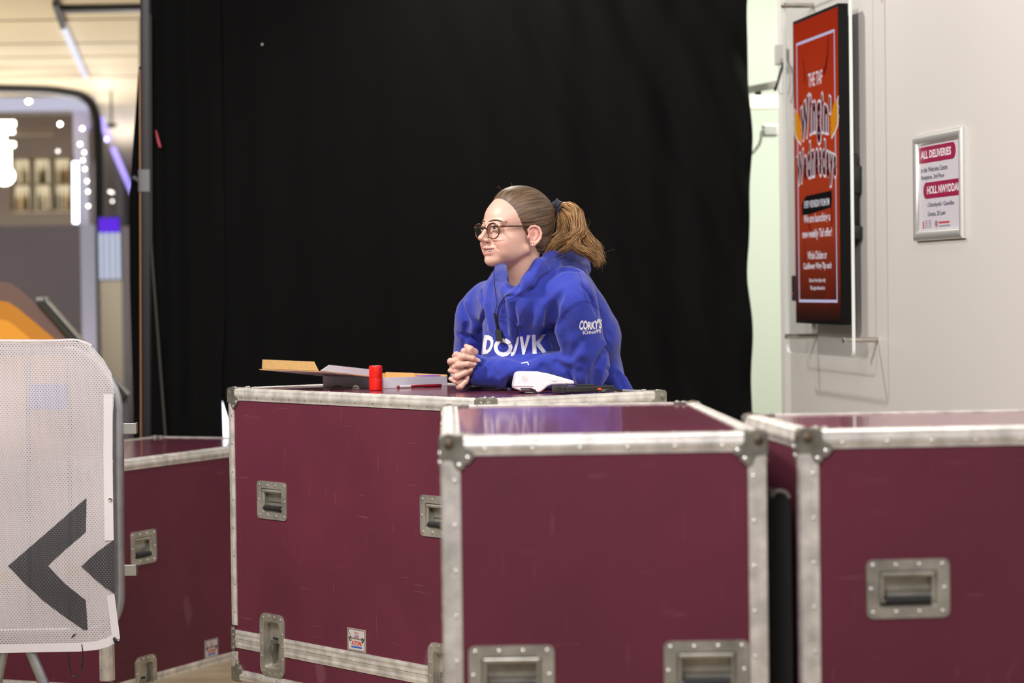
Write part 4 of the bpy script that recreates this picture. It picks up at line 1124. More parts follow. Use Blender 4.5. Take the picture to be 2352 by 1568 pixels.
for k in range(7):
    c_ = (.50, .47, .62) if k % 2 else (.70, .78, .96)
    mb = MB(); mb.box((-ww / 2 + ww * k / 7, 0, 0), (-ww / 2 + ww * (k + 1) / 7, .004, hh * .76)); mb.build('stripe', emis('stripe_%d' % (k % 2), c_, .5 + .45 * (k % 2 == 0)), root)
slab('pale_column', 236, 644.5, 280, 1100, 18.58, .1, mat('pale_column', s2l(206, 200, 186), .5), 'pale beige column below the violet screen', 'column')
slab('slim_column', 288, 520, 297, 1150, 18.0, .1, mat('slim_column', s2l(110, 106, 118), .4), 'slim grey column just left of the drape', 'column')
slab('glass_edge', 196, 516, 218, 1200, 17.0, .06, mat('glass_edge_blue', s2l(150, 152, 176), .25, .3), 'pale blue-grey upright between the counter and the dark side wall', 'column')
# tilted information board with orange arc
KZ = 10.9
ctr = at(60, 900, KZ); root = empty('tilted_board', (ctr.x, KZ, 0)); tag(root, 'slanting board with an orange glowing arc behind the barrier', 'board'); il_ = -root.location
def kp(px, py, d=KZ): return at(px, py, d) + il_
mb = MB(); fp = [kp(-500, 640), kp(88, 692), kp(292, 906), kp(292, 1395), kp(-500, 1395)]
mb.add([p for p in fp] + [p + Y * .05 for p in fp], [(0, 1, 2, 3, 4), (9, 8, 7, 6, 5)] + [(i, i + 5, (i + 1) % 5 + 5, (i + 1) % 5) for i in range(5)])
KM = mat('board_mauve', s2l(112, 98, 100), .5); mb.build('board_face', mat('board_grey', s2l(96, 90, 98), .5), root)
def arch(name, pts, off, m):
    mb = MB(); mb.prism([(0, 0)] * 0 + [((kp(x, y).x), (kp(x, y).z)) for x, y in pts], (0, -off, 0), X, Z, -Y, 0, .002); return mb.build(name, m, root)
arch('brown_band', [(-500, 640), (0, 646), (24, 650), (46, 664), (110, 722), (170, 778), (215, 822), (215, 1100), (-500, 1100)], .003, mat('band_brown', s2l(152, 120, 108), .6))
arch('orange_band', [(-500, 688), (0, 691), (20, 694), (42, 708), (90, 748), (130, 782), (170, 820), (170, 1100), (-500, 1100)], .006, emis('band_orange', s2l(224, 146, 62), .85))
arch('amber_band', [(-500, 730), (0, 733), (18, 736), (36, 748), (68, 776), (110, 815), (110, 1100), (-500, 1100)], .009, emis('band_amber', s2l(250, 166, 66), .95))
mb = MB(); e0, e1 = kp(99, 688, KZ - .02), kp(292, 908, KZ - .02); ax = (e1 - e0).normalized(); sd = Y.cross(ax).normalized()
mb.prism(rrect(.030, .06, .004, 2), e0 + sd * .012, sd, Y, ax, 0, (e1 - e0).length); mb.build('dark_rim', mat('rim_olive', (.07, .068, .055), .4, .5), root, bevel=.002)
mb = MB(); mb.prism(rrect(.010, .064, .002, 2), e0 - sd * .010, sd, Y, ax, 0, (e1 - e0).length); mb.build('bright_rim', mat('rim_bright', (.62, .60, .56), .3, .7), root)
mb = MB(); mb.prism(rrect(.052, .064, .003, 2), e0, X, Y, Z, -.004, .012); mb.build('end_cap', mat('rim_bright', (1, 1, 1)), root)
# ------------------------------------------------------------------ things on the counter case
TZ = C1T + .0002
a1 = vv(C1A); b1 = Vector((a1.y, -a1.x, 0))       # along the long side (away left) / across (away right)
# --- open mailer box
CARD = mat('white_card', s2l(228, 226, 230), .55, var=.03, vscale=30); KRAFT = mat('kraft_card', s2l(206, 164, 106), .7, var=.06, vscale=60)
BXC = onz(880, 892.6, TZ); 
bl, bw_, bh = .322, .236, .0335
root = empty('mailer_box', BXC, 0); tag(root, 'open white cardboard mailer box with kraft inside on the counter case', 'box')
def q3(s, t, z): return a1 * s + b1 * t + Z * z
def panel(mb, c, th, n_in, mo=0, mi_=1):
    """quad c (4 points) white outside, kraft inside face shifted along n_in"""
    c = [Vector(p) for p in c]; d_ = [p + n_in * th for p in c]
    mb.add(c, [(0, 1, 2, 3)], mo); mb.add(d_, [(3, 2, 1, 0)], mi_)
    mb.add(c + d_, [(i, (i + 1) % 4, 4 + (i + 1) % 4, 4 + i) for i in range(4)], mo)
mb = MB(); th = .0018
panel(mb, [q3(0, 0, 0), q3(bl, 0, 0), q3(bl, bw_, 0), q3(0, bw_, 0)], th, Z)
panel(mb, [q3(0, 0, 0), q3(bl, 0, 0), q3(bl, 0, bh), q3(0, 0, bh)], th, b1)
panel(mb, [q3(0, 0, 0), q3(0, bw_, 0), q3(0, bw_, bh - .0035), q3(0, 0, bh)], th, a1)
panel(mb, [q3(bl, 0, 0), q3(bl, bw_, 0), q3(bl, bw_, bh), q3(bl, 0, bh)], th, -a1)
panel(mb, [q3(0, bw_, 0), q3(bl, bw_, 0), q3(bl, bw_, bh + .003), q3(bl * .55, bw_, bh + .003)], th, -b1)
panel(mb, [q3(0, bw_, 0), q3(bl * .52, bw_, 0), q3(bl * .52, bw_, bh + .002), q3(0, bw_, bh + .001)], th, -b1)
mb.build('tray', [CARD, KRAFT], root)
mb = MB()      # lid hinged on the near long side, tipped open towards the viewer
lw_ = .226
def lp(s, f, z=0.): return q3(s, -lw_ * f, bh + .026 * f + z)
panel(mb, [lp(0, 0), lp(bl, 0), lp(bl + .004, 1), lp(0, 1)], th, -Z, 1, 0)
lid_ = mb.build('lid', [CARD, KRAFT], root)
mb = MB()
panel(mb, [lp(bl - .012, 1, .001), lp(.004, 1, .001), lp(.012, 1.02, .018), lp(.030, 1.02, .028), lp(bl - .030, 1.02, .030), lp(bl - .016, 1.02, .028)][0:0] or [lp(bl - .012, 1, .001), lp(.004, 1, .001), lp(.024, 1.01, .027), lp(bl - .018, 1.01, .029)], th, b1, 1, 1)
mb.build('tuck_flap', [CARD, KRAFT], lid_)
mb = MB()
panel(mb, [lp(-.001, .02, .001), lp(-.001, .98, .001), lp(-.004, .85, .021), lp(-.004, .06, .020)], th, a1, 0, 1)
mb.build('dust_flap', [CARD, KRAFT], lid_)
mb = MB(); mb.box((0, 0, 0), (.07, .05, .002), 0, Matrix.Translation(q3(.04, bw_ - .06, .030)) @ Matrix.Rotation(.5, 4, 'Z')); o = mb.build('purple_leaflet', mat('leaflet_purple', s2l(120, 70, 205), .5)); o.location = BXC
tag(o, 'purple leaflet peeping out of the open mailer box', 'leaflet')
# --- crumpled clear tape
TAPE = mat('crumpled_tape', s2l(214, 206, 196), .35, alpha=.85)
def crumple(name, px, py, wpx, hpx, seed, label):
    r = random.Random(seed); c = onz(px, py, TZ); w_ = wpx * c.y / F_PX; h_ = hpx * c.y / F_PX
    me_v = []; n1, n2 = 9, 6; mb = MB()
    for j in range(n2):
        for i in range(n1):
            s = i / (n1 - 1) - .5; t = j / (n2 - 1)
            hump = (1 - (2 * s) ** 2) * .8 + .2
            me_v.append(c + X * (s * w_ + r.uniform(-.08, .08) * w_) + Y * (math.sin(t * PI * 1.6) * .008 + r.uniform(-.003, .003)) + Z * (max(0.0006, t * h_ * hump * r.uniform(.55, 1.05))))
    mb.add(me_v, [(j * n1 + i, j * n1 + i + 1, (j + 1) * n1 + i + 1, (j + 1) * n1 + i) for j in range(n2 - 1) for i in range(n1 - 1)])
    o = mb.build(name, TAPE); s_ = o.modifiers.new('t', 'SOLIDIFY'); s_.thickness = .0008; tag(o, label, 'tape', None); return o
crumple('crumpled_tape', 775, 892, 34, 13, 2, 'larger crumpled lump of clear tape in front of the mailer box')
crumple('crumpled_tape', 818, 893.5, 18, 11, 5, 'smaller crumpled scrap of clear tape near the red canister')
# --- red canister
c = onz(863.5, 896.5, TZ); c.z = TZ; rad = 15.4 * c.y / F_PX; hh = 58.5 * c.y / F_PX
RED = mat('red_soft_plastic', s2l(214, 26, 14), .34, spec=.5)
root = empty('red_canister', c); tag(root, 'upright red cylindrical canister standing in front of the mailer box', 'canister')
def cyl(mb, z0, z1, r0, rb, rt):
    pr = [(r0 - rb, z0)] + [(r0 - rb + rb * math.sin(R(x)), z0 + rb - rb * math.cos(R(x))) for x in (30, 60, 90)] + [(r0 - rt + rt * math.cos(R(x)), z1 - rt + rt * math.sin(R(x))) for x in (0, 22, 45, 67, 90)]
    mb.lathe(pr, (0, 0, 0), Z, 32)
mb = MB(); cyl(mb, 0, hh * .485, rad, .003, .0006); mb.build('lower_body', RED, root, 50)
mb = MB(); cyl(mb, hh * .49, hh * .985, rad, .0006, .005); mb.build('cap', RED, root, 50)
mb = MB(); mb.lathe([(rad - .0055, hh * .96), (rad - .0055, hh * .99), (rad - .008, hh), (.001, hh * 1.003)], (0, 0, 0), Z, 28); mb.build('top_disc', mat('dark_glossy', (.05, .03, .05), .12), root, 50)
mb = MB(); mb.ball((rad * .80, -rad * .60, hh * .36), .0016, 8); mb.build('port', BLACK_PL, root)
# --- dark red pen
p0, p1 = onz(912, 891.5, TZ), onz(1014, 888.3, TZ); p0.z = p1.z = TZ + .0045; ax = (p1 - p0).normalized(); L = (p1 - p0).length
root = empty('pen', p0); tag(root, 'dark red marker pen lying beside the mailer box', 'pen')
PENR = mat('pen_red', s2l(128, 16, 22), .18, spec=.7); PENW = mat('pen_label', s2l(206, 196, 196), .4)
mb = MB(); mb.lathe([(.0028, 0), (.0042, .003), (.0044, L * .6), (.0044, L * .62)], (0, 0, 0), ax, 16); mb.build('barrel', PENR, root, 50)
mb = MB(); mb.lathe([(.0047, L * .62), (.0047, L * .985), (.003, L)], (0, 0, 0), ax, 16); cp_ = mb.build('cap', PENR, root, 50)
mb = MB(); mb.box((L * .64, -.0062, -.0015), (L * .92, -.0044, .0015), 0, Matrix((ax, Y, Z)).transposed().to_4x4()); mb.build('clip', mat('pen_clip', s2l(150, 24, 28), .2), cp_)
mb = MB(); mb.lathe([(.00455, L * .05), (.00455, L * .30)], (0, 0, 0), ax, 16)
mb.build('label', PENW, root, 50)
# --- card payment terminal: side profile given height, extruded across
TW = mat('terminal_white', s2l(236, 232, 236), .32, spec=.5); TD = mat('terminal_dark', (.03, .015, .02), .3)
d0 = 7.10
# base point under the left foot
cL = onz(1210, 903.6, TZ); cL.z = TZ; sc_ = cL.y / F_PX
root = empty('card_reader', cL); tag(root, 'white handheld card payment terminal resting on the counter case', 'card reader')
uax = Vector((1, .10, 0)).normalized(); vax = Z; nax = uax.cross(vax)   # nax points to the viewer
def tp_(x, y): return ((x - 1210) * sc_, (903.3 - y) * sc_)
prof = [(1180.5, 888), (1182, 878), (1187, 858), (1190, 854), (1200, 853.2), (1240, 854.2), (1262, 858.5), (1290, 867), (1320, 876), (1321, 884), (1300, 884.5), (1285, 884), (1268, 884.5), (1258, 888), (1249, 896), (1241, 901), (1230, 903), (1205, 900.8), (1196, 897), (1183, 892)]
prof = [tp_(x, y) for x, y in prof]
mb = MB(); mb.prism(prof, (0, 0, 0), uax, vax, nax, -.070, 0.0); mb.build('shell', TW, root, 30, bevel=.004)
mb = MB(); mb.prism([tp_(*p) for p in ((1195, 890.5), (1220, 890.8), (1229, 894), (1236, 902.3), (1203, 900), (1198, 897))], (0, 0, 0), uax, vax, nax, .0005, .0016); mb.build('card_slot_plate', TD, root)
mb = MB(); mb.prism([tp_(*p) for p in ((1197, 894.0), (1217, 894.6), (1217, 895.4), (1197, 894.8))], (0, 0, 0), uax, vax, nax, .0016, .0022)
mb.prism([tp_(*p) for p in ((1206, 899.6), (1225, 900.4), (1225, 901), (1206, 900.2))], (0, 0, 0), uax, vax, nax, .0016, .0022); mb.build('slot_line', PENW, root)
mb = MB(); mb.prism([tp_(*p) for p in ((1181.5, 885.5), (1225, 886.5), (1225, 888.3), (1181.5, 887.3))], (0, 0, 0), uax, vax, nax, -.001, .0004); mb.build('seam', mat('seam_pink', s2l(170, 140, 146), .5), root)
mb = MB()
for k, rr in enumerate((6.5,)):
    ring_o = [tp_(1204 + 6.5 * math.cos(t), 869.5 + 6 * math.sin(t)) for t in [2 * PI * i / 20 for i in range(20)]]; ring_i = [tp_(1204 + 5.8 * math.cos(t), 869.5 + 5.3 * math.sin(t)) for t in [2 * PI * i / 20 for i in range(20)]]
    mb.ring(ring_o, ring_i, (0, 0, 0), uax, vax, nax, .0001, .0004)
mb.prism([tp_(1204 + 2.3 * math.cos(t), 869.5 + 2.8 * math.sin(t)) for t in [2 * PI * i / 14 for i in range(14)]], (0, 0, 0), uax, vax, nax, .0001, .0004)
for k in range(2):
    pth = [tp_(1208 + k * 2.2 + 2 * math.cos(t), 869.5 + 4.4 * math.sin(t)) for t in [R(-60 + 15 * i) for i in range(9)]]
    mb.tube([uax * x_ + vax * y_ + nax * .0003 for x_, y_ in pth], .0003, 5)
mb.build('contactless_mark', mat('mark_grey', s2l(208, 202, 208), .4), root)
mb = MB(); mb.prism([tp_(*p) for p in ((1266, 873), (1270, 870.8), (1280, 871.2), (1281.5, 872), (1278, 876.5), (1272, 877))], (0, 0, 0), uax, vax, nax, -.001, .0012); mb.build('side_button', TW, root, 30, bevel=.0008)
mb = MB(); c_ = tp_(1302, 882); mb.ball(uax * c_[0] + vax * c_[1] + nax * .0002, .0016, 8, sq=(1.3, .6, .9)); mb.build('lanyard_hole', TD, root)
mb = MB(); c_ = tp_(1255, 858); 
mb.prism([tp_(*p) for p in ((1243, 854.0), (1262, 857.6), (1318, 874.6), (1318, 875.6), (1262, 858.6), (1243, 855.0))], (0, 0, 0), uax, vax, nax, -.063, -.007); mb.build('top_face', TD, root)
mb = MB()
for px_ in (1203, 1241):
    c_ = tp_(px_, 901); 
    for dd_ in (-.012, -.058): mb.lathe([(.003, .0004), (.003, .004)], uax * c_[0] + nax * dd_, Z, 10)
mb.build('foot', BLACK_RUB, root)
# --- rugged handheld terminal lying flat
RB = mat('handheld_black', (.014, .014, .015), .5); 
p0, p1 = onz(1300, 906, TZ), onz(1412, 902.5, TZ); p0.z = p1.z = TZ
ax = (p1 - p0); L = ax.length + .004; ax.normalize(); pr_ = Vector((-ax.y, ax.x, 0))
root = empty('handheld_scanner', p0); tag(root, 'black rugged handheld scanner with orange side button and hand strap, on the counter case', 'scanner')
Wd, Hh = .078, .017
mb = MB(); mb.prism(rrect(L, Wd, .012, 4, L / 2, Wd / 2), (0, 0, .004), ax, pr_, Z, 0, Hh); mb.build('body', RB, root, 30, bevel=.003)
mb = MB(); mb.prism(rrect(L * .80, Wd * .82, .004, 3, L * .5, Wd / 2), (0, 0, .004), ax, pr_, Z, Hh, Hh + .0012); mb.build('screen', mat('handheld_glass', (.02, .025, .04), .06), root)
mb = MB(); mb.prism(rrect(.018, Wd * .9, .005, 3, -.002, Wd / 2), (0, 0, .002), ax, pr_, Z, 0, Hh + .004); mb.build('scan_head', RB, root, 30, bevel=.003)
mb = MB()
for s in (.15, .52): mb.prism(rrect(.007, .006, .002, 2, .022 + s * .03, .010), (0, -.0006, 0), ax, Z, -pr_, -.001, .0012)
mb.build('scan_window', mat('scan_glass', (.05, .05, .05), .1), root)
mb = MB(); mb.prism(rrect(.0105, .0058, .0015, 2, L * .665, .0125), (0, 0, 0), ax, Z, -pr_, -.001, .0022); mb.build('orange_button', mat('orange_button', s2l(250, 92, 36), .4), root, 30)
mb = MB(); mb.prism(rrect(.011, .004, .001, 2, L * .52, .0125), (0, 0, 0), ax, Z, -pr_, -.001, .0014); mb.build('side_key', BLACK_RUB, root, 30)
mb = MB(); mb.tube([ax * (L * .15) + pr_ * .010 + Z * (Hh + .007), ax * (L * .50) + pr_ * .018 + Z * (Hh + .0075), ax * (L * .8) + pr_ * .03 + Z * (Hh + .006)], .0012, 6) if False else None
mb.box((L * .30, .012, Hh + .004), (L * .62, .030, Hh + .009), 0, Matrix((ax, pr_, Z)).transposed().to_4x4()); mb.build('camera_bump', RB, root, bevel=.002)
mb = MB()
pth = [ax * (L * .62) - pr_ * .006 + Z * .004, ax * (L * .74) - pr_ * .016 + Z * .008, ax * (L * .88) - pr_ * .018 + Z * .010, ax * (L * 1.0) - pr_ * .012 + Z * .009, ax * (L * 1.12) - pr_ * .004 + Z * .006]
for i in range(4):
    A_, B_ = pth[i], pth[i + 1]; h_ = Z * .0035
    mb.hexa([A_ - h_, B_ - h_, B_ - h_ + pr_ * .002, A_ - h_ + pr_ * .002, A_ + h_, B_ + h_, B_ + h_ + pr_ * .002, A_ + h_ + pr_ * .002])
mb.build('hand_strap', mat('strap_black', (.01, .01, .011), .7), root)
mb = MB(); mb.box((-.010, 0, -.003), (.010, .006, .005), 0, Matrix.Translation(pth[1]) @ Matrix((ax, pr_, Z)).transposed().to_4x4()); mb.build('strap_buckle', mat('buckle_clear', (.10, .10, .105), .2), root, bevel=.001)
# --- slim grey stylus at the right end
p0, p1 = onz(1416, 900.5, TZ), onz(1474, 901.5, TZ); p0.z = p1.z = TZ + .003
mb = MB(); mb.tube([p0, p0 + (p1 - p0) * .06, p1], [.0012, .0028, .0028], 10); o = mb.build('stylus', mat('stylus_grey', (.28, .28, .29), .3, .7), None, 40); tag(o, 'slim grey stylus at the right end of the counter case', 'stylus')
# ------------------------------------------------------------------ the person
PB = Vector((.30, 7.58, 0))
person = empty('person', PB)
tag(person, 'person in blue hooded sweatshirt and glasses leaning on the counter case, hands clasped', 'person')
HC = np.array(at(1182, 545, 7.15))
th_ = R(55)
EY = np.array([-math.sin(th_), -math.cos(th_), 0.]); EX = np.array([-EY[1], EY[0], 0.]); EZ = np.array([0, 0, 1.])
HR = np.stack([EX, EY, EZ], 1)
def to_head(p): return (p - HC) @ HR * 1000.
def hw(x, y, z): return Vector(HC + HR @ (np.array([x, y, z]) / 1000.))
A3 = lambda px, py, d: np.array(at(px, py, d))
def f_skull(q):
    d = d_ell(q, (0, -20, 55), (74, 98, 84)); d = smin(d, d_ell(q, (0, 30, 50), (60, 60, 50)), 22)
    return smin(d, d_ell(q, (0, -52, 2), (56, 52, 58)), 20)
EAR_P = [(2, 6), (6, 19), (0, 27.5), (-12, 30), (-22.5, 24), (-27.5, 10), (-25.5, -4), (-18, -15), (-9, -22)]
def ear_pt(y, z): return (73.5 + .50 * (8 - y) + .0 * z, y, z)
def f_ear(qs):
    hx = [ear_pt(*p) for p in EAR_P]
    d = d_chain(qs, hx, [2.6, 3.0, 3.3, 3.5, 3.6, 3.5, 3.3, 3.6, 5.0], 1.5)
    n = np.array([1, .5, 0]); n /= np.linalg.norm(n); t = np.array([-.5, 1, 0]) / math.sqrt(1.25)
    rot = np.stack([n, t, [0, 0, 1]], 1)
    plate = d_ell(qs, (77.5, -11.5, 5), (2.6, 17.5, 27), rot)
    d = smin(d, plate, 3)
    d = smin(d, d_chain(qs, [(78.5, -10, 22), (83, -17.5, 12), (83.5, -19, 2), (79.5, -12, -9)], [2.2, 2.6, 2.6, 2.4], 1), 3)
    d = smin(d, d_ell(qs, (79.5, -6.5, -21), (4.2, 7.5, 7.5), rot), 4)
    d = smax(d, -d_ell(qs, (81, -7, 2), (5, 7.5, 9), rot), 3)
    d = smin(d, d_ell(qs, (74.5, 5, 0), (4, 4, 6)), 3)
    return d
def f_head(q):
    qs = q.copy(); qs[:, 0] = np.abs(q[:, 0])
    d = f_skull(q)
    d = smin(d, d_ell(q, (0, 26, -10), (62, 66, 64)), 14)
    d = smin(d, d_ell(qs, (36, 59, -16), (27, 30, 24)), 12)
    d = smin(d, d_ell(qs, (34, 48, -38), (28, 34, 28)), 14)
    d = smin(d, d_cap(qs, (52, 0, -34), (17, 70, -60), 15, 15), 14)
    d = smin(d, d_ell(q, (0, 80, -63), (20, 21, 19)), 12)
    d = smin(d, d_ell(q, (0, 73, -37), (32, 27, 24)), 9)
    d = smin(d, d_cap(qs, (8, 88, 39), (46, 71, 44), 7, 6), 10)
    d = smax(d, -d_ell(qs, (31, 99, 26), (16, 14, 11)), 9)
    # nose
    d = smin(d, d_cap(q, (0, 90, 32), (0, 110, 5), 5.2, 6.6), 7)
    d = smin(d, d_sph(q, (0, 115.5, -1.5), 8.4), 5)
    d = smin(d, d_ell(qs, (9.5, 101, -8.5), (5.8, 9.5, 5.6)), 8)
    d = smin(d, d_cap(q, (0, 111, -9.5), (0, 98, -22), 4, 5), 6)
    d = smax(d, -d_ell(qs, (5.6, 109, -12.8), (2.6, 4.6, 2.6)), 2)
    # smile creases
    d = smax(d, -d_chain(qs, [(19, 98, -12), (29, 92, -22), (37, 83, -34)], [.5, .9, .4], 1), 8)
    # lids
    d = smin(d, d_sph(qs, (31, 79.5, 26.0), 13.6), 5)
    d = smin(d, d_cap(qs, (20, 91.5, 31.5), (43, 83.5, 30.5), 2.6, 2.2), 3)
    d = smax(d, -d_ell(qs, (31.5, 95, 25.6), (11.5, 10, 3.9)), 2)
    # lips around a smile showing the upper teeth
    d = smin(d, d_chain(qs, [(0, 101.5, -31), (5, 101.5, -30.2), (16, 96.5, -30.8), (30.5, 82, -29.5)], [3.6, 3.7, 3.2, 2.0], 2), 5)
    d = smin(d, d_chain(qs, [(0, 98.5, -46.5), (13, 95, -45), (29, 81.5, -32)], [4.9, 4.4, 2.0], 2), 5)
    mo = d_chain(qs, [(0, 103, -38.4), (14, 98, -37.4), (27.5, 85.5, -31.6)], [4.4, 3.9, 1.2], 1)
    mo = smin(mo, d_chain(qs, [(0, 94, -38.4), (14, 90, -37.4), (25, 82, -32.4)], [4.6, 4.1, 1.6], 1), 2)
    d = smax(d, -mo, 1.6)
    return d
NK0, NK1 = (0, -22, -42), (0, -54, -172)
def f_neck(q): return d_cap(q, NK0, NK1, 47, 54)
def f_headneck(q):
    d = smin(f_head(q), f_neck(q), 16)
    qs = q.copy(); qs[:, 0] = np.abs(q[:, 0])
    return smin(d, f_ear(qs), 3)
# arms
LS, LE, LW = A3(1318, 690, 7.14), A3(1345, 852, 7.19), A3(1106, 850, 7.215)
RS, RE, RW_ = A3(1097, 730, 7.47), A3(1085, 852, 7.60), A3(1064, 856, 7.30)
LE[2] = C1T + .060; LW[2] = C1T + .052; RE[2] = C1T + .062; RW_[2] = C1T + .048
# hands: finger chains read off the clasped pose (crop coordinates of a 120x140 px window)
HZ = 7.168
def hp(cx, cy, dz=0.): return A3(1010 + cx / 11.2, 770 + cy / 11.2, HZ + dz)
FINGERS = [
 # right hand fingers folding over the back of the left hand, tips to the right
 ([hp(380, 640, .03), hp(470, 590, -.004), hp(620, 545, -.016), hp(850, 592, -.014), hp(985, 645, -.006)], [.0082, .0080, .0078, .0070, .0058]),
 ([hp(330, 850, .03), hp(390, 815, -.004), hp(490, 762, -.018), hp(720, 735, -.017), hp(885, 745, -.008)], [.0086, .0086, .0084, .0074, .0060]),
 ([hp(370, 1080, .03), hp(400, 1075, -.002), hp(445, 1060, -.016), hp(650, 960, -.016), hp(795, 895, -.007)], [.0082, .0080, .0078, .0070, .0056]),
 ([hp(480, 1330, .025), hp(510, 1330, -.002), hp(548, 1315, -.014), hp(665, 1195, -.013), hp(722, 1105, -.005)], [.0074, .0074, .0070, .0062, .0050]),
 # left hand fingers coming from the right, knuckles to the left, tips folding behind
 ([hp(640, 560, .0), hp(520, 520, -.006), hp(430, 490, -.004), hp(370, 530, .012)], [.0080, .0080, .0078, .0064]),
 ([hp(700, 660, .0), hp(520, 650, -.004), hp(390, 650, -.008), hp(275, 665, .0), hp(255, 690, .022)], [.0086, .0086, .0086, .0082, .0070]),
 ([hp(680, 900, .0), hp(540, 915, -.002), hp(420, 920, -.006), hp(260, 905, .004)], [.0080, .0080, .0076, .0060]),
 ([hp(620, 1190, .0), hp(520, 1200, .0), hp(410, 1190, -.004), hp(272, 1112, .004)], [.0070, .0070, .0066, .0052]),
]
THUMBS = [([hp(830, 560, .012), hp(720, 430, -.002), hp(625, 405, -.010)], [.0100, .0098, .0088]),
          ([hp(900, 430, .010), hp(790, 350, .0), hp(680, 275, .004)], [.0098, .0088, .0062])]
TIPS = [f[0][-1] for f in FINGERS[:4]]
def f_hands(p):
    palmR = d_cap(p, hp(420, 720, .038), hp(500, 1150, .036), .019, .016)
    palmR = smin(palmR, d_cap(p, hp(520, 900, .045), RW_ + np.array([0, .02, -.0]), .024, .024), .015)
    palmL = d_cap(p, hp(690, 660, .030), hp(640, 1110, .030), .015, .012)
    palmL = smin(palmL, d_cap(p, hp(720, 850, .036), LW, .018, .019), .012)
    out = smin(palmR, palmL, .003)
    for pts, rs in FINGERS + THUMBS:
        c = d_chain(p, pts, np.array(rs) * 1.09, .0025)
        for k in range(1, len(pts) - 1):   # knuckle swelling
            c = smin(c, d_sph(p, pts[k], rs[k] * .98), .003)
        out = smin(out, c, .0016)
    return out
def f_body(p):
    q = to_head(p)
    d = near_only(lambda x: f_headneck(to_head(x)) / 1000., p, HC + [0, 0, -.02], .30)
    nb = HC + HR @ (np.array(NK1) / 1000.)
    d = smin(d, d_cap(p, nb, A3(1215, 760, 7.35), .042, .06), .04)
    d = smin(d, d_chain(p, [nb, LS, LE, LW], [.030, .030, .026, .020], .02), .02)
    d = smin(d, d_chain(p, [nb, RS, RE, RW_], [.028, .022, .026, .022], .02), .02)
    return smin(d, near_only(f_hands, p, hp(600, 850), .17), .004)
V, Q = mesh_field(f_body, HC + [-.34, -.34, -.48], HC + [.46, .62, .16], .0020)
SKIN = mat('skin', (1, 1, 1), .42, spec=.4, sss=.12, attr='tone', bump=.06, bscale=900)
body = np_mesh('body', V - np.array(PB), Q, SKIN, person)
qv = to_head(V); base = np.array([.600, .365, .292])
cols = np.tile(base, (len(V), 1))
def blend(w, c):
    global cols
    w = np.clip(w, 0, 1)[:, None]; cols = cols * (1 - w) + np.array(c) * w
qa = qv.copy(); qa[:, 0] = np.abs(qv[:, 0])
g = lambda c, r: np.exp(-(((qa - np.array(c)) / np.array(r)) ** 2).sum(1))
blend(.55 * g((40, 74, -20), (20, 26, 16)), (.66, .27, .23))
blend(.35 * g((0, 122, -8), (12, 10, 10)), (.66, .30, .25))
blend(.75 * np.clip(1 - f_ear(qa) / 3.0, 0, 1) * (qa[:, 0] > 74), (.68, .33, .27))
lipu = d_chain(qa, [(0, 103, -32), (5, 103, -31.6), (16, 98, -31.8), (30.5, 83, -30.4)], [3.0, 3.2, 2.6, 1.4])
lipl = d_chain(qa, [(0, 101, -45.5), (13, 97, -44), (29, 83, -32.5)], [4.2, 3.8, 1.5])
blend(.85 * np.clip(1.2 - np.minimum(lipu, lipl) / 1.6, 0, 1), (.50, .17, .155))
inm = d_chain(qa, [(0, 92.5, -38.4), (14, 88.5, -37.4), (25, 80, -32.4)], [5.6, 4.8, 2.2])
blend(np.clip(1.5 - inm / 1.2, 0, 1), (.12, .03, .03))
for pts, rs in FINGERS + THUMBS:
    for k in range(1, len(pts) - 1): blend(.35 * np.exp(-((V - pts[k]) ** 2).sum(1) / .0065 ** 2), (.64, .30, .25))
    blend(.4 * np.exp(-((V - pts[-1]) ** 2).sum(1) / .007 ** 2), (.66, .31, .27))
set_color(body, cols)
bvh_body = BVHTree.FromPolygons([tuple(v) for v in V], [tuple(map(int, q)) for q in Q])
def child(mb, name, m, parent=person, smooth=50, **k):
    off = PB
    mb.v = [tuple(Vector(v) - off) for v in mb.v]
    return mb.build(name, m, parent, smooth, **k)
def front_hit(x, z):
    r = bvh_body.ray_cast(hw(x, 180, z), Vector(-EY)); return r[0]
# finger nails of the upper hand
NAIL = mat('nail_pink', (.72, .46, .40), .22, spec=.5)
for pts, rs in FINGERS[:4]:
    t_ = Vector(pts[-1] - pts[-2]).normalized(); n_ = Vector((-.15, -1, .35)); n_ = (n_ - t_ * n_.dot(t_)).normalized(); s_ = t_.cross(n_)
    mb = MB(); mb.ball(Vector(pts[-1]) - t_ * .0005 + n_ * (rs[-1] * .98), .0046, 14, 0, (1.35, .22, .95), Matrix((t_, n_, s_)).transposed())
    child(mb, 'fingernail', NAIL, body)
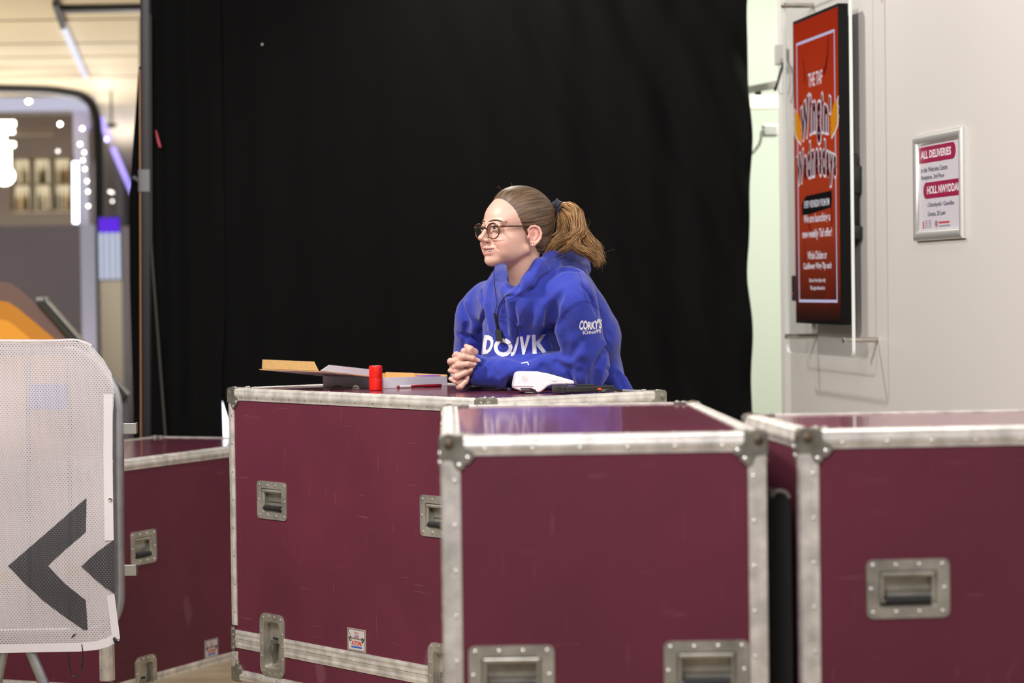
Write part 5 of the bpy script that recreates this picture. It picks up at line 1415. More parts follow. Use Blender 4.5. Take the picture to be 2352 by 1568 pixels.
# eyes, teeth, brows
def eye_mat():
    m = mat('eyeball', (1, 1, 1), .08, spec=.6, attr='tone'); return m
for sx in (1, -1):
    mb = MB(); c_ = hw(sx * 31, 79.5, 25.6); mb.ball(c_, .0122, 32); o = child(mb, 'eye', eye_mat(), body)
    co = np.array([v.co for v in o.data.vertices]) + np.array(PB) - np.array(c_)
    gz = np.array(EY) * .995 + EX * sx * -.02 + EZ * -.03; gz /= np.linalg.norm(gz); ang = np.degrees(np.arccos(np.clip((co / .0122) @ gz, -1, 1)))
    cc = np.where((ang < 12)[:, None], [.01, .01, .01], np.where((ang < 28)[:, None], [.045, .05, .055], [.60, .56, .54])); set_color(o, cc)
    mb = MB(); pth = []
    for t in np.linspace(0, 1, 9):
        x = 10 + 43 * t; z = 44.5 + 5.0 * math.sin(t * 2.6) - 5.5 * t * t
        h = front_hit(sx * x, z)
        if h: pth.append(h + Vector(EY) * .0006 + Vector(EX) * (sx * .0007 * t))
    n = len(pth); mb.tube(pth, [.0011 + .0012 * math.sin(PI * min(1, (i + 1) / n)) for i in range(n)], 8)
    child(mb, 'eyebrow', mat('brow_brown', (.085, .045, .026), .7), body)
    mb = MB(); pth = []
    for t in np.linspace(0, 1, 7):
        x = 20.5 + 23 * t; z = 27.4 + 2.6 * math.sin(PI * t); h = front_hit(sx * x, z)
        if h: pth.append(h + Vector(EY) * .0004)
    if len(pth) > 2: mb.tube(pth, .0009, 6); child(mb, 'eyelashes', mat('lash_dark', (.03, .018, .012), .7), body)
mb = MB()
for k in range(-4, 5):
    x = k * 5.4; y = 98.0 - .0135 * x * x; w = 4.9 if abs(k) < 2 else 4.2
    tx = 1.0; sl = -2 * .0135 * x
    for s_ in (0,):
        ex_ = Vector(HR @ np.array([1, sl, 0])).normalized(); ny = Vector(HR @ np.array([-sl, 1, 0])).normalized()
        zc = -36.3 + .0060 * x * x
        mb.prism(rrect(w / 1000, .0088 - abs(k) * .0005, .0018, 3), hw(x, y, zc), ex_, Vector(EZ), ny, -.004, .0)
child(mb, 'teeth', mat('teeth_ivory', (.72, .66, .55), .25), body, 40)

# ------------------------------------------------------------------ hair
HCUT_Z = [-70, -40, -14, 2, 14, 30, 55, 75, 95, 112, 128, 145]
HCUT_Y = [-34, -30, -24, 8, 14, 20, 33, 40, 50, 58, 66, 76]
r_h = np.random.default_rng(5)
SCR = np.array([0, -136, 84.])      # where the hair is gathered
FR = [(int(f_), r_h.uniform(0, 6.28), 1 / f_ ** .35) for f_ in (23, 37, 53, 71, 97, 131)]
def hair_dir(q):
    r = q - np.array([0, -20, 62.]); ax = SCR - np.array([0, -20, 62.]); ax = ax / np.linalg.norm(ax)
    t = r @ ax; pr = r - t[:, None] * ax
    u = np.array([1, 0, 0.]); w = np.cross(ax, u)
    return np.arctan2(pr @ w, pr @ u), t
def f_hair(p):
    q = to_head(p)
    yc = np.interp(q[:, 2], HCUT_Z, HCUT_Y) - .0 * q[:, 0]
    az, t = hair_dir(q)
    yc = yc + .5 * np.sin(az * 31) + .3 * np.sin(az * 67 + 1)
    dd = yc - q[:, 1]
    st = sum(np.sin(az * f_ + ph) * a_ for f_, ph, a_ in FR[:4]) * .22
    thick = np.where(dd > 0, .15 + 8.5 * (1 - np.exp(-(np.maximum(dd, 0) / 19) ** 1.5)) + st * np.clip(dd / 14, 0, 1), -3.5 + .0 * dd)
    sk = f_skull(q)
    d = sk - thick
    d = smin(d, np.where(dd > 0, 1e3, 1e3), 1)
    # gather towards the tie
    d = smin(d, d_cap(q, (0, -100, 74), tuple(SCR * 1.0), 34, 12), 22)
    # cut away under the nape and in front of the ears
    d = smax(d, -(q[:, 2] + 48 + .25 * (q[:, 1] + 40)), 6)
    return d / 1000.
V, Q = mesh_field(f_hair, HC + [-.16, -.16, -.07], HC + [.20, .20, .17], .0020)
HAIR = mat('hair_ash_brown', (.160, .098, .056), .48, spec=.42)
def hair_shader(m, c0, c1, fine=1.):
    nt = m.node_tree; N = nt.nodes; L = nt.links; b = N['Principled BSDF']
    a = N.new('ShaderNodeAttribute'); a.attribute_name = 'strand'
    nz = N.new('ShaderNodeTexNoise'); nz.inputs['Scale'].default_value = fine; nz.inputs['Detail'].default_value = 5; nz.inputs['Roughness'].default_value = .7
    L.new(a.outputs['Vector'], nz.inputs['Vector'])
    rp = N.new('ShaderNodeValToRGB'); rp.color_ramp.elements[0].position = .38; rp.color_ramp.elements[0].color = (*c0, 1); rp.color_ramp.elements[1].position = .64; rp.color_ramp.elements[1].color = (*c1, 1)
    L.new(nz.outputs['Fac'], rp.inputs[0]); L.new(rp.outputs[0], b.inputs['Base Color'])
    bp = N.new('ShaderNodeBump'); bp.inputs['Strength'].default_value = .55; bp.inputs['Distance'].default_value = .0012
    L.new(nz.outputs['Fac'], bp.inputs['Height']); L.new(bp.outputs['Normal'], b.inputs['Normal'])
def strand_attr(o, vec):
    at_ = o.data.attributes.new('strand', 'FLOAT_VECTOR', 'POINT'); at_.data.foreach_set('vector', np.asarray(vec, np.float32).ravel())
hair_shader(HAIR, (.024, .014, .0075), (.170, .103, .058))
hair = np_mesh('hair', V - np.array(PB), Q, HAIR, person)
az, t = hair_dir(to_head(V)); 
strand_attr(hair, np.stack([np.cos(az) * 16, np.sin(az) * 16, t * .012], 1))
# ponytail: many tapering locks
GOLD = mat('hair_gold', (.33, .17, .06), .34, spec=.55); hair_shader(GOLD, (.115, .052, .016), (.60, .33, .115), 3.0)
D0 = float((HC + HR @ (SCR / 1000.))[1])
guides = [
 [(1289, 478), (1300, 470), (1323, 481), (1330, 508), (1330, 536), (1306, 553), (1280, 566), (1262, 585)],
 [(1289, 480), (1302, 473), (1326, 486), (1331, 512), (1338, 545), (1352, 566), (1368, 583), (1380, 604)],
 [(1289, 482), (1300, 478), (1320, 492), (1330, 520), (1334, 552), (1350, 578), (1366, 592), (1374, 612)],
 [(1289, 484), (1292, 492), (1300, 512), (1296, 535), (1280, 550), (1265, 568), (1254, 590)],
 [(1289, 486), (1294, 498), (1306, 522), (1310, 548), (1322, 566), (1340, 578), (1358, 590), (1372, 602)],
 [(1289, 480), (1300, 474), (1322, 488), (1332, 515), (1324, 540), (1312, 560), (1300, 573), (1284, 580)],
 [(1289, 482), (1298, 480), (1314, 498), (1320, 525), (1318, 550), (1324, 570), (1336, 580), (1350, 584)],
 [(1289, 488), (1288, 505), (1290, 530), (1286, 552), (1278, 568), (1272, 580)],
 [(1289, 479), (1304, 470), (1328, 486), (1332, 515), (1348, 543), (1366, 562), (1376, 578), (1384, 597)],
]
gdep = [(0, -.02, -.035, -.045, -.05, -.05, -.045, -.04), (0, -.01, -.02, -.02, -.015, -.01, -.01, -.01), (0, 0, 0, 0, -.005, -.01, -.01, -.01), (0, -.01, -.02, -.03, -.04, -.05, -.055), (0, 0, -.01, -.02, -.03, -.03, -.03, -.02),
        (0, -.02, -.03, -.035, -.045, -.05, -.05, -.05), (0, -.01, -.02, -.03, -.04, -.045, -.04, -.04), (0, .0, -.01, -.02, -.03, -.035), (0, 0, .01, .012, .012, .01, .005, 0)]
mb = MB(); rr_ = random.Random(12); sval = []
for gi, (gd, dp) in enumerate(zip(guides, gdep)):
    for k in range(150):
        spread = rr_.gauss(0, 1), rr_.gauss(0, 1); ph = rr_.uniform(0, 6); amp = rr_.uniform(0, 2.5)
        n = len(gd); cut = rr_.uniform(.82, 1.06)
        pts = []
        for i, ((x, y), z_) in enumerate(zip(gd, dp)):
            f_ = i / (n - 1); w = 2.6 + 7.5 * math.sin(min(1, f_ * 1.25) * PI * .62)
            pts.append(at(x + spread[0] * w * .55 + amp * math.sin(f_ * 5 + ph), y + spread[1] * w * .42 + amp * math.cos(f_ * 4 + ph) - (0), D0 - .012 + z_ + spread[0] * .002 + rr_.gauss(0, 1) * .004 * f_ + .010 * spread[1] * f_))
        sp = smooth_path(pts, 4); sp = sp[:max(6, int(len(sp) * min(1, cut)))]
        m_ = len(sp); r0 = rr_.choice((.0004, .0005, .0006, .0007, .0009, .0012))
        before = len(mb.v)
        mb.tube(sp, [r0 * (.5 + .5 * min(1, 6 * (i + .5) / m_)) * min(1, (1 - i / m_) * 3 + .12) for i in range(m_)], 5)
        c_ = (rr_.uniform(0, 50), rr_.uniform(0, 50)); sval += [(c_[0], c_[1], .12 * (i // 5)) for i in range(len(mb.v) - before)]
ponytail = child(mb, 'ponytail', GOLD, hair, 80, fix=False)
strand_attr(ponytail, sval)
# fine loose hairs
mb = MB()
for (x, y, d_, pts) in [(0, 0, 0, [(1330, 520), (1345, 520), (1355, 512), (1352, 503)]), (0, 0, 0, [(1378, 590), (1395, 578), (1412, 572)]), (0, 0, 0, [(1340, 530), (1350, 522), (1356, 508)]), (0, 0, 0, [(1228, 578), (1220, 590), (1216, 603)]), (0, 0, 0, [(1238, 575), (1234, 590), (1236, 602)]),
                        (0, 0, 0, [(1376, 600), (1384, 612), (1382, 625)]), (0, 0, 0, [(1372, 570), (1380, 558), (1386, 555)]), (0, 0, 0, [(1300, 470), (1308, 462), (1312, 470)]), (0, 0, 0, [(1150, 436), (1146, 428), (1141, 432)]), (0, 0, 0, [(1175, 428), (1176, 420)])]:
    dep = 7.07 if pts[0][0] < 1250 and pts[0][1] > 500 else D0 - .02
    mb.tube(smooth_path([at(px, py, dep) for px, py in pts], 5), .00017, 4)
child(mb, 'loose_hairs', GOLD, hair, 80, fix=False)
# scrunchie
axh = np.array(Vector(HR @ np.array([0, -1, .08])).normalized()); wv2 = np.array([0, 0, 1.]) - axh * axh[2]; wv2 /= np.linalg.norm(wv2); uv2 = np.cross(wv2, axh); sc0 = A3(1281, 480, D0 - .006)
def f_scr(p):
    r = p - sc0; t_, u_, w_ = r @ axh, r @ uv2, r @ wv2
    rr = np.sqrt(u_ ** 2 + (w_ / 1.3) ** 2); an = np.arctan2(w_, u_); ph = np.arctan2(t_, rr - .0125)
    return np.sqrt((rr - .0125) ** 2 + t_ ** 2) - .0088 - .0014 * np.sin(an * 9 + 2.2 * np.sin(ph)) - .0010 * np.sin(an * 17 + ph * 3)
V, Q = mesh_field(f_scr, sc0 - .045, sc0 + .045, .0011)
np_mesh('scrunchie', V - np.array(PB), Q, mat('navy_velvet', (.006, .010, .026), .85, sheen=.25, bump=.6, bscale=500), person)

# ------------------------------------------------------------------ glasses and ear studs
TORT = mat('tortoiseshell', (.030, .012, .006), .14, spec=.6, col2=(.22, .075, .018), vscale=75, thr=(.36, .52))
LENS = clear_mat('spectacle_lens', (.97, .97, .98), .10)
gl = bpy.data.objects.new('eyeglasses', None); COL.objects.link(gl); gl.parent = person
def lens_pts(sx, k=36, sc=1.):
    out = []
    for i in range(k):
        a_ = 2 * PI * i / k; x = 23.5 * math.cos(a_); z = 21.5 * math.sin(a_)
        if z > 0: x *= 1 + .05 * math.sin(a_); z *= .92
        xx = sx * (34.5) + sx * x * sc; zz = 17.5 + z * sc
        yy = 100.5 - .0019 * (xx) ** 2 - .06 * (17 - zz)
        out.append(hw(xx, yy, zz))
    return out
for sx in (1, -1):
    mb = MB(); p_ = lens_pts(sx); k = len(p_); c_ = sum(p_, Vector()) / k
    mb.add(p_ + [c_], [(i, (i + 1) % k, k) for i in range(k)]); child(mb, 'lens', LENS, gl)
mb = MB()
for sx in (1, -1): mb.tube(lens_pts(sx, 40, 1.04), [.0017 + .0009 * max(0, math.sin(2 * PI * i / 40)) for i in range(40)], 8, closed=True)
mb.tube([hw(-11, 100.5, 23), hw(-5, 102.5, 26), hw(5, 102.5, 26), hw(11, 100.5, 23)], .0022, 8)
for sx in (1, -1): mb.tube([hw(sx * 57, 94.5, 27), hw(sx * 64, 92.5, 29), hw(sx * 67.5, 85, 29.5)], [.0026, .0032, .0026], 8)
child(mb, 'front_frame', TORT, gl)
for sx in (1, -1):
    mb = MB(); mb.tube([hw(sx * 67.5, 86, 29.5), hw(sx * 70, 50, 30), hw(sx * 75, 14, 30), hw(sx * 78, -2, 29), hw(sx * 79.5, -14, 24), hw(sx * 78.5, -24, 10)], [.0024, .0021, .0021, .0023, .0022, .0016], 8); child(mb, 'temple_arm', TORT, gl)
    mb = MB()
    for yy in (76, 72): mb.ball(hw(sx * (70.2), yy, 30.0), .0013, 8)
    child(mb, 'hinge_pin', mat('gold_pin', (.8, .62, .35), .2, 1), gl)
for yy, zz in ((-2.5, -18.5), (-9.5, -17.5)):
    r = bvh_body.ray_cast(hw(120, yy + 30, zz), Vector(HR @ np.array([-.82, -.57, 0])).normalized())
    p_ = r[0] if r[0] else hw(82, yy, zz)
    mb = MB(); mb.ball(p_, .0017, 10); child(mb, 'ear_stud', mat('black_stud', (.01, .01, .012), .15), person)
# ------------------------------------------------------------------ hooded sweatshirt
EDGE_P = np.array([.42, 6.98, 0.]); BV = np.array([b1.x, b1.y, 0.])
_e = C1N + b1 * C1D; EDGE_P = np.array([_e.x, _e.y, 0.])
WPH = rng.uniform(0, 6.28, 12)
def f_hood_base(p):
    d = d_cap(p, A3(1212, 720, 7.34), A3(1290, 880, 7.57), .125, .150)
    d = smin(d, d_cap(p, A3(1195, 705, 7.25), A3(1196, 810, 7.31), .085, .115), .05)
    d = smin(d, d_cap(p, A3(1290, 880, 7.57), A3(1312, 990, 7.62), .150, .150), .03)
    d = smin(d, d_cap(p, A3(1308, 660, 7.26), A3(1362, 766, 7.32), .068, .080), .05)
    d = smin(d, d_cap(p, A3(1366, 780, 7.33), A3(1385, 900, 7.42), .066, .070), .03)
    d = smin(d, d_cap(p, A3(1405, 868, 7.34), A3(1440, 915, 7.33), .036, .024), .02)
    d = smin(d, d_cap(p, A3(1300, 660, 7.16), A3(1120, 684, 7.44), .060, .050), .05)
    d = smin(d, d_cap(p, A3(1225, 650, 7.22), A3(1160, 660, 7.32), .055, .05), .04)
    d = smin(d, d_chain(p, [A3(1092, 726, 7.47), RE], [.060, .060]), .03)
    d = smin(d, d_chain(p, [RE, RW_ + (RW_ - RE) * -.12], [.055, .042]), .02)
    nb_ = HC + HR @ (np.array(NK1) / 1000.)
    d = smin(d, d_chain(p, [A3(1318, 684, 7.15), nb_ - [0, 0, .012], A3(1112, 704, 7.45)], [.062, .072, .048], .03), .04)
    la = d_chain(p, [A3(1318, 690, 7.12), LE + np.array([0.01, 0, .004])], [.066, .060])
    fa = d_chain(p, [LE, .5 * (LE + LW), LW + (LW - LE) * .04], [.056, .050, .037], .01)
    fa = smin(fa, d_cap(p, LW + (LE - LW) * .10, A3(1097, 828, 7.215), .030, .017), .012)
    d = smin(d, smin(la, fa, .018), .014)
    return d
COLL_N = [A3(1180, 680, 7.125), A3(1196, 666, 7.108), A3(1216, 645, 7.105), A3(1240, 614, 7.125), A3(1264, 592, 7.19), A3(1300, 590, 7.31), A3(1340, 604, 7.37)]
COLL_F = [A3(1179, 681, 7.125), A3(1163, 668, 7.17), A3(1148, 642, 7.27), A3(1152, 618, 7.38), A3(1190, 606, 7.46), A3(1260, 600, 7.44)]
def f_hood1(p):
    d = f_hood_base(p)
    # hood lying behind the neck
    d = smin(d, d_ell(p, A3(1308, 618, 7.33), (.062, .085, .034)), .03)
    d = smin(d, d_chain(p, COLL_N, [.012, .016, .021, .026, .030, .034, .020], .01), .018)
    d = smin(d, d_chain(p, COLL_F, [.012, .016, .018, .020, .022, .03], .01), .018)
    q = to_head(p)
    neck = d_cap(q, (0, -18, -30), (0, -50, -150), 56, 53) / 1000.
    neck = smin(neck, d_chain(p, [A3(1182, 670, 7.09), A3(1186, 655, 7.10), A3(1178, 630, 7.08)], [.007, .013, .03]), .015)
    d = smax(d, -(neck - .0015), .006)
    return d
def march(px, py, f, d0=6.8, d1=8.2):
    """first surface along the view ray"""
    t = np.linspace(d0, d1, 500); P = np.array([A3(px, py, x) for x in t]); v = f(P); k = np.argmax(v < 0)
    if v[k] >= 0: return None
    a_ = v[k - 1] / (v[k - 1] - v[k]); return P[k - 1] + (P[k] - P[k - 1]) * a_
VD = np.array([0, -1., .08])
GROOVES = [([(1290, 668), (1272, 700), (1266, 740), (1274, 792)], .022, .013), ([(1232, 690), (1216, 725), (1202, 775)], .020, .008), ([(1158, 690), (1156, 725), (1162, 765)], .018, .009),
           ([(1104, 668), (1112, 710), (1106, 768)], .018, .008), ([(1052, 768), (1078, 778), (1100, 790)], .016, .009), ([(1278, 832), (1304, 852), (1318, 888)], .016, .008), ([(1372, 870), (1356, 862), (1352, 892)], .013, .009),
           ([(1402, 770), (1388, 812), (1372, 850), (1366, 892)], .018, .014), ([(1128, 838), (1140, 862), (1132, 892)], .012, .006), ([(1192, 852), (1176, 872), (1168, 892)], .015, .007), ([(1246, 842), (1262, 862), (1262, 888)], .014, .006),
           ([(1236, 640), (1262, 606), (1300, 584)], .012, .005), ([(1216, 668), (1244, 640), (1290, 618), (1330, 622)], .010, .006), ([(1336, 650), (1372, 720)], .014, .006), ([(1240, 812), (1200, 822), (1150, 812)], .016, .008), ([(1300, 740), (1330, 790), (1310, 820)], .018, .005),
           ([(1396, 848), (1420, 862), (1430, 890)], .010, .006), ([(1060, 700), (1072, 740), (1062, 800)], .014, .006), ([(1180, 700), (1184, 740)], .012, .005)]
RIDGES = [([(1172, 690), (1178, 735), (1182, 775)], .016, .005), ([(1078, 700), (1092, 745), (1092, 775)], .016, .006), ([(1252, 700), (1236, 740), (1226, 780)], .018, .007), ([(1216, 848), (1248, 830), (1282, 824), (1330, 836)], .018, .009), ([(1118, 838), (1126, 862), (1120, 888)], .010, .005),
          ([(1150, 838), (1158, 862), (1152, 888)], .012, .005), ([(1296, 836), (1340, 812), (1384, 790)], .016, .005), ([(1412, 850), (1432, 872), (1444, 895)], .012, .006), ([(1130, 655), (1124, 700), (1130, 750)], .016, .006), ([(1206, 690), (1196, 740)], .014, .005), ([(1286, 700), (1292, 760), (1300, 800)], .022, .005)]
def surf_chain(pts, r, dep, sgn):
    out = []
    for x, y in pts:
        s = march(x, y, f_hood1)
        if s is not None: out.append(s + VD * (r - dep) * sgn)
    return out
GR = [(surf_chain(p, r, d_, 1), r) for p, r, d_ in GROOVES]; RD = [(surf_chain(p, r, d_, -1), r) for p, r, d_ in RIDGES]
def f_hoodie(p):
    d = f_hood1(p)
    for c, r in RD:
        if len(c) > 1: d = smin(d, d_chain(p, c, [r * .7] + [r] * (len(c) - 2) + [r * .7]), .014)
    for c, r in GR:
        if len(c) > 1: d = smax(d, -d_chain(p, c, [r * .45] + [r * .9] * (len(c) - 2) + [r * .45]), .010)
    x, y, z = p[:, 0], p[:, 1], p[:, 2]
    d = d + .0016 * np.sin(x * 38 + z * 25 + WPH[0]) * np.sin(z * 31 - y * 22 + WPH[1]) + .0010 * np.sin(x * 83 + y * 60 + WPH[2] + 2 * np.sin(z * 30)) * np.sin(z * 71 + WPH[3])
    # rests on the counter case
    bd = (p - EDGE_P) @ BV
    box = np.maximum(z - (C1T + .0052), bd - .014)
    d = smax(d, -box, .004)
    # end of the sleeves and hem
    d = smax(d, -d_cap(p, hp(640, 760, .02), hp(600, 1000, .02), .030, .026), .003)
    return smax(d, .84 - z, .01)
V, Q = mesh_field(f_hoodie, [-.34, 6.92, .82], [.56, 7.90, 1.50], .0027)
BLUE = mat('royal_blue_fleece', s2l(48, 60, 158), .82, spec=.2, sheen=.25, bump=.18, bscale=900, var=.05, vscale=90)
hoodie = np_mesh('hoodie', V - np.array(PB), Q, BLUE, person)
bvh_h = BVHTree.FromPolygons([tuple(v) for v in V], [tuple(map(int, q)) for q in Q])
def hit(px, py, off=0.):
    d_ = ray(px, py).normalized(); r = bvh_h.ray_cast(EYE, d_)
    return (r[0] - d_ * off, r[1]) if r[0] else (None, None)
PRINT = mat('white_print', (.80, .80, .82), .55, bump=.1, bscale=500)
def print_px(name, polys, off=.0011, holes=None, tris=None, m=PRINT):
    """flat print pressed on to the cloth; outline given in photo pixels"""
    bm = _bm.new()
    if tris:
        vs, fs = tris; bv = [bm.verts.new((x, y, 0)) for x, y in vs]
        for f in fs:
            try: bm.faces.new([bv[i] for i in f])
            except ValueError: pass
    for poly in polys or []:
        bm.faces.new([bm.verts.new((x, y, 0)) for x, y in poly])
    _bm.ops.triangulate(bm, faces=bm.faces)
    for _ in range(3):
        es = [e for e in bm.edges if e.calc_length() > 3.0]
        if not es: break
        _bm.ops.subdivide_edges(bm, edges=es, cuts=1); _bm.ops.triangulate(bm, faces=[f for f in bm.faces if len(f.verts) > 3])
    bad = []
    for v in bm.verts:
        p_, n_ = hit(v.co.x, v.co.y, off)
        if p_ is None: bad.append(v)
        else: v.co = p_ - PB
    if bad: _bm.ops.delete(bm, geom=bad, context='VERTS')
    _bm.ops.recalc_face_normals(bm, faces=bm.faces)
    me = bpy.data.meshes.new(name); bm.to_mesh(me); bm.free(); me.materials.append(m)
    o = bpy.data.objects.new(name, me); COL.objects.link(o); o.parent = hoodie; o.matrix_parent_inverse = Matrix.Identity(4)
    return o
cpx = lambda pts: [(1000 + x / 4.704, 660 + y / 4.704) for x, y in pts]
def ring_polys(o, i):
    n = len(o); return [[o[k], o[(k + 1) % n], i[(k + 1) % n], i[k]] for k in range(n)]
Do = cpx([(530, 513), (575, 516), (612, 535), (628, 575), (622, 630), (598, 682), (560, 716), (508, 722), (514, 610)])
Di = cpx([(560, 566), (578, 568), (590, 578), (597, 600), (592, 628), (578, 655), (562, 672), (543, 676), (550, 620)])
pr = ring_polys(Do, Di)
el = lambda cx, cy, rx, ry, n=28: cpx([(cx + rx * math.cos(2 * PI * k / n), cy + ry * math.sin(2 * PI * k / n)) for k in range(n)])
pr += ring_polys(el(732, 646, 101, 100), el(732, 648, 60, 53))
pr += [cpx([(880, 540), (905, 528), (896, 590), (868, 600)]), cpx([(868, 600), (896, 590), (883, 650), (852, 652)]), cpx([(852, 652), (883, 650), (866, 704), (836, 694)]), cpx([(836, 694), (866, 704), (842, 737), (815, 742), (817, 703)])]
pr += [cpx([(912, 530), (942, 528), (962, 640), (955, 724), (940, 724)]), cpx([(962, 640), (992, 515), (1028, 515), (962, 724), (955, 724)])]
pr += [cpx([(1043, 510), (1082, 510), (1095, 714), (1050, 717)]), cpx([(1086, 590), (1152, 505), (1197, 504), (1128, 598)]), cpx([(1086, 590), (1128, 598), (1095, 632)]), cpx([(1128, 598), (1202, 700), (1160, 709), (1095, 632)])]
print_px('chest_lettering', pr)
print_px('chest_lettering_frame', [cpx([(925, 812), (998, 800), (1000, 810), (928, 822)]), cpx([(990, 802), (1000, 801), (1012, 836), (1000, 838)])])
def text_px(name, s, x0, y0, x1, y1, h, bold, jit=0, arc=0.):
    vs, fs = text_tris(s, 1., bold); xs = [a_ for a_, _ in vs]; ys = [b_ for _, b_ in vs]
    out = []
    for a_, b_ in vs:
        u = (a_ - min(xs)) / (max(xs) - min(xs)); v = (b_ - min(ys)) / (max(ys) - min(ys))
        out.append((x0 + (x1 - x0) * u + v * h * .05, y0 + (y1 - y0) * u - v * h * (1 + .12 * math.sin(u * 9)) - arc * math.sin(PI * u)))
    return print_px(name, None, tris=(out, fs))
text_px('sleeve_lettering', "CORKY'S", 1330, 758, 1382, 754, 21, .05, arc=-1)
text_px('sleeve_lettering_line', 'SCHNAPPS', 1338, 767.5, 1380, 764, 8, .02, arc=-1)
# stitched seams
def seam(pts):
    mb = MB(); pth = []
    for q_ in smooth_path([(x, y, 0) for x, y in pts], 8):
        p_, n_ = hit(q_.x, q_.y, .0004)
        if p_ is not None: pth.append(p_)
    if len(pth) > 2: mb.tube(pth, .0008, 5); child(mb, 'seam', mat('blue_seam', s2l(40, 50, 140), .8), hoodie)
for off_ in (0, 3):
    seam([(1279 + off_, 742 + off_), (1290 + off_, 722 + off_), (1310 + off_, 702 + off_), (1330 + off_, 693 + off_), (1344, 690 + off_), (1362, 697 + off_), (1380, 712 + off_)])
seam([(1316, 611), (1330, 630), (1338, 655), (1343, 688)])
seam([(1386, 770), (1398, 786), (1406, 798)])
seam([(1166, 690), (1180, 682), (1200, 668), (1236, 640), (1262, 622), (1300, 608), (1318, 607)])
# cuff edge of the near sleeve
mb = MB(); cc = LW + (LW - LE) / np.linalg.norm(LW - LE) * .004; ax = Vector(LW - LE).normalized(); u_ = ax.orthogonal().normalized(); w_ = ax.cross(u_)
mb = MB(); mb.lathe([(.0335, -.052), (.0355, -.050), (.0345, -.030), (.0355, -.012), (.0345, .006), (.033, .008), (.030, .006), (.030, -.02)], Vector(cc) + Z * .002, ax, 40)
child(mb, 'cuff', BLUE, hoodie)

# ------------------------------------------------------------------ radio microphone on its cords
mic = bpy.data.objects.new('lapel_microphone', None); COL.objects.link(mic); mic.parent = person
CORD = mat('cord_black', (.008, .008, .009), .4)
def on_cloth(pts, off): 
    out = []
    for x, y in pts:
        p_, n_ = hit(x, y, off)
        if p_ is None: continue
        out.append(p_)
    return smooth_path(out, 5)
mb = MB(); t0 = [at(1133, 607, 7.16), at(1133.5, 618, 7.15)]
mb.tube(smooth_path(t0 + on_cloth([(1135, 640), (1138, 672), (1141, 694), (1140, 706), (1136, 720)], .010), 2), .0008, 6); child(mb, 'ear_cord', CORD, mic)
mb = MB(); mb.tube(on_cloth([(1178, 673), (1166, 677), (1155, 687), (1146, 704), (1142, 722), (1142, 735)], .006), .0014, 8); child(mb, 'cable', CORD, mic)
mb = MB(); mb.tube(on_cloth([(1141, 730), (1150, 726), (1164, 726), (1176, 734), (1184, 748), (1188.5, 762), (1186, 778), (1178, 787), (1166, 790.5), (1156, 786), (1151, 782)], .011), .0011, 8); child(mb, 'cable_loop', CORD, mic)
mb = MB(); q_ = on_cloth([(1135, 720), (1138, 732), (1141, 745), (1143, 757)], .008); mb.tube(q_, [.0028 + .0010 * (i / len(q_)) + (.0006 if i % 3 == 0 else 0) for i in range(len(q_))], 8); child(mb, 'strain_relief', CORD, mic)
pc, _ = hit(1145.5, 770, .010)
mb = MB(); e_u = (RT * .98 - UPV * .16).normalized(); e_v = (UPV * .98 + RT * .16).normalized() if False else (UPV - RT * .10).normalized(); e_n = -FWD
mb.prism(rrect(.0185, .034, .004, 4), pc, (RT + UPV * .10).normalized(), e_v, e_n, -.006, .005); child(mb, 'push_to_talk_body', mat('mic_black', (.012, .012, .013), .4), mic, 40, bevel=.0012)
mb = MB(); mb.prism(rrect(.010, .016, .002, 3), pc - e_v * .002, (RT + UPV * .10).normalized(), e_v, e_n, .005, .0062); child(mb, 'talk_button', CORD, mic, 40)
mb = MB(); mb.tube([pc + RT * .008 + UPV * .010, pc + RT * .016 - UPV * .004, pc + RT * .018 - UPV * .010, pc + RT * .0095 - UPV * .004], .0012, 6); child(mb, 'clip', CORD, mic)

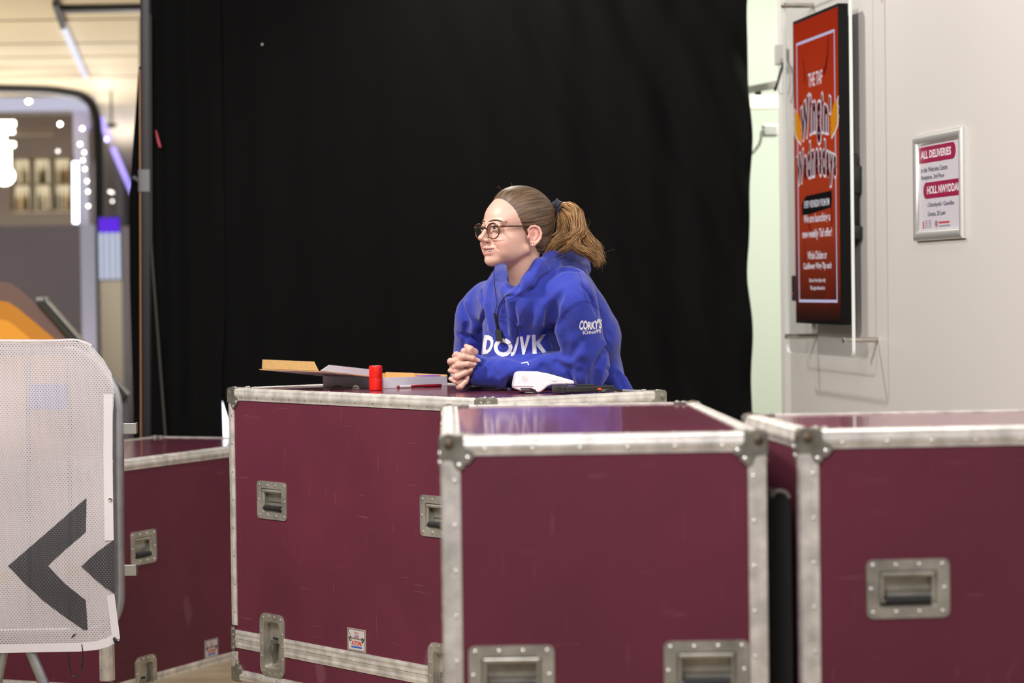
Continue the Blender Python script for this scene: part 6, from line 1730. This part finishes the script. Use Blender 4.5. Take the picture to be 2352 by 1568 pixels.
# ------------------------------------------------------------------ legs and shoes (behind the case)
hipc = A3(1312, 990, 7.62); hipc[2] = .90; LV = -np.array([a1.x, a1.y, 0.])
def f_tr(p):
    d = d_ell(p, hipc, (.155, .155, .13))
    for s in (-1, 1):
        h0 = hipc + LV * s * .085 - [0, 0, .06]; k0 = h0 + BV * -.015 - [0, 0, .38]; f0 = k0 + BV * .03; f0[2] = .075
        d = smin(d, d_chain(p, [h0, k0, f0], [.088, .062, .052], .02), .03)
    return d
V, Q = mesh_field(f_tr, hipc - [.28, .28, .90], hipc + [.28, .28, .18], .008)
np_mesh('trousers', V - np.array(PB), Q, mat('black_denim', (.018, .018, .022), .8), person)
for s in (-1, 1):
    f0 = hipc + LV * s * .085 + BV * .015; f0[2] = 0
    toe = f0 - BV * .15
    fs = lambda p: smax(smin(d_cap(p, f0 + [0, 0, .052], toe + [0, 0, .036], .045, .036), d_cap(p, f0 + [0, 0, .06], f0 + [0, 0, .10], .045, .048), .03), .001 - p[:, 2], .004)
    V, Q = mesh_field(fs, f0 - [.26, .26, .01], f0 + [.2, .2, .2], .006)
    np_mesh('shoe', V - np.array(PB), Q, mat('shoe_white', (.55, .54, .52), .6), person)
# ------------------------------------------------------------------ light
def area(name, loc, target, size, power, col=(1, 1, 1), sy=None, spread=None):
    l = bpy.data.lights.new(name, 'AREA'); l.energy = power; l.color = col; l.size = size
    if sy: l.shape = 'RECTANGLE'; l.size_y = sy
    if spread: l.spread = spread
    o = bpy.data.objects.new(name, l); COL.objects.link(o); o.location = loc
    o.rotation_euler = (Vector(target) - Vector(loc)).to_track_quat('-Z', 'Y').to_euler()
    return o
WARM = (1, .95, .89); NEUT = (1, .975, .95)
area('ceiling_lamp_key', (-1.8, 6.0, 3.3), (.1, 7.3, 1.1), .32, 96, (1, .94, .86))
area('ceiling_lamp_front', (-.6, 2.6, 3.3), (.2, 6.0, .9), .9, 130, (1, .965, .985))
area('ceiling_lamp_wall', (-.35, 9.5, 3.2), (1.25, 8.6, 1.4), .14, 36, WARM)
area('ceiling_lamp_right', (1.0, 5.2, 3.35), (.9, 5.6, .5), .6, 42, WARM)
area('ceiling_lamp_left', (-2.6, 6.0, 3.2), (-1.6, 8, .4), .6, 32, WARM)
area('service_room_lamp', (1.55, 10.5, 2.9), (1.45, 11.8, .9), .7, 72, (.97, 1, .93))
area('concourse_ceiling_fill', (-3.6, 20.6, .6), (-3.6, 20.7, 3), 2.4, 240, (1, .94, .84))  # unseen lamp added low down to brighten the shop end of the ceiling
area('concourse_ceiling_fill', (-4.0, 15.6, .5), (-4.0, 15.7, 3), 2.4, 95, (1, .92, .78))  # weaker added fill for the nearer ceiling
area('concourse_ceiling_fill', (-3.6, 26.5, .5), (-3.6, 26.6, 3), 2.4, 230, (.93, .93, 1))  # added to give the far ceiling its lilac light
area('concourse_down', (-3.2, 13.2, 2.9), (-3.2, 13.5, 0), 2.0, 42, (1, .95, .9))
w = bpy.data.worlds.new('ambient'); w.use_nodes = True; scene.world = w
w.node_tree.nodes['Background'].inputs[0].default_value = (1, .97, .95, 1); w.node_tree.nodes['Background'].inputs[1].default_value = .12
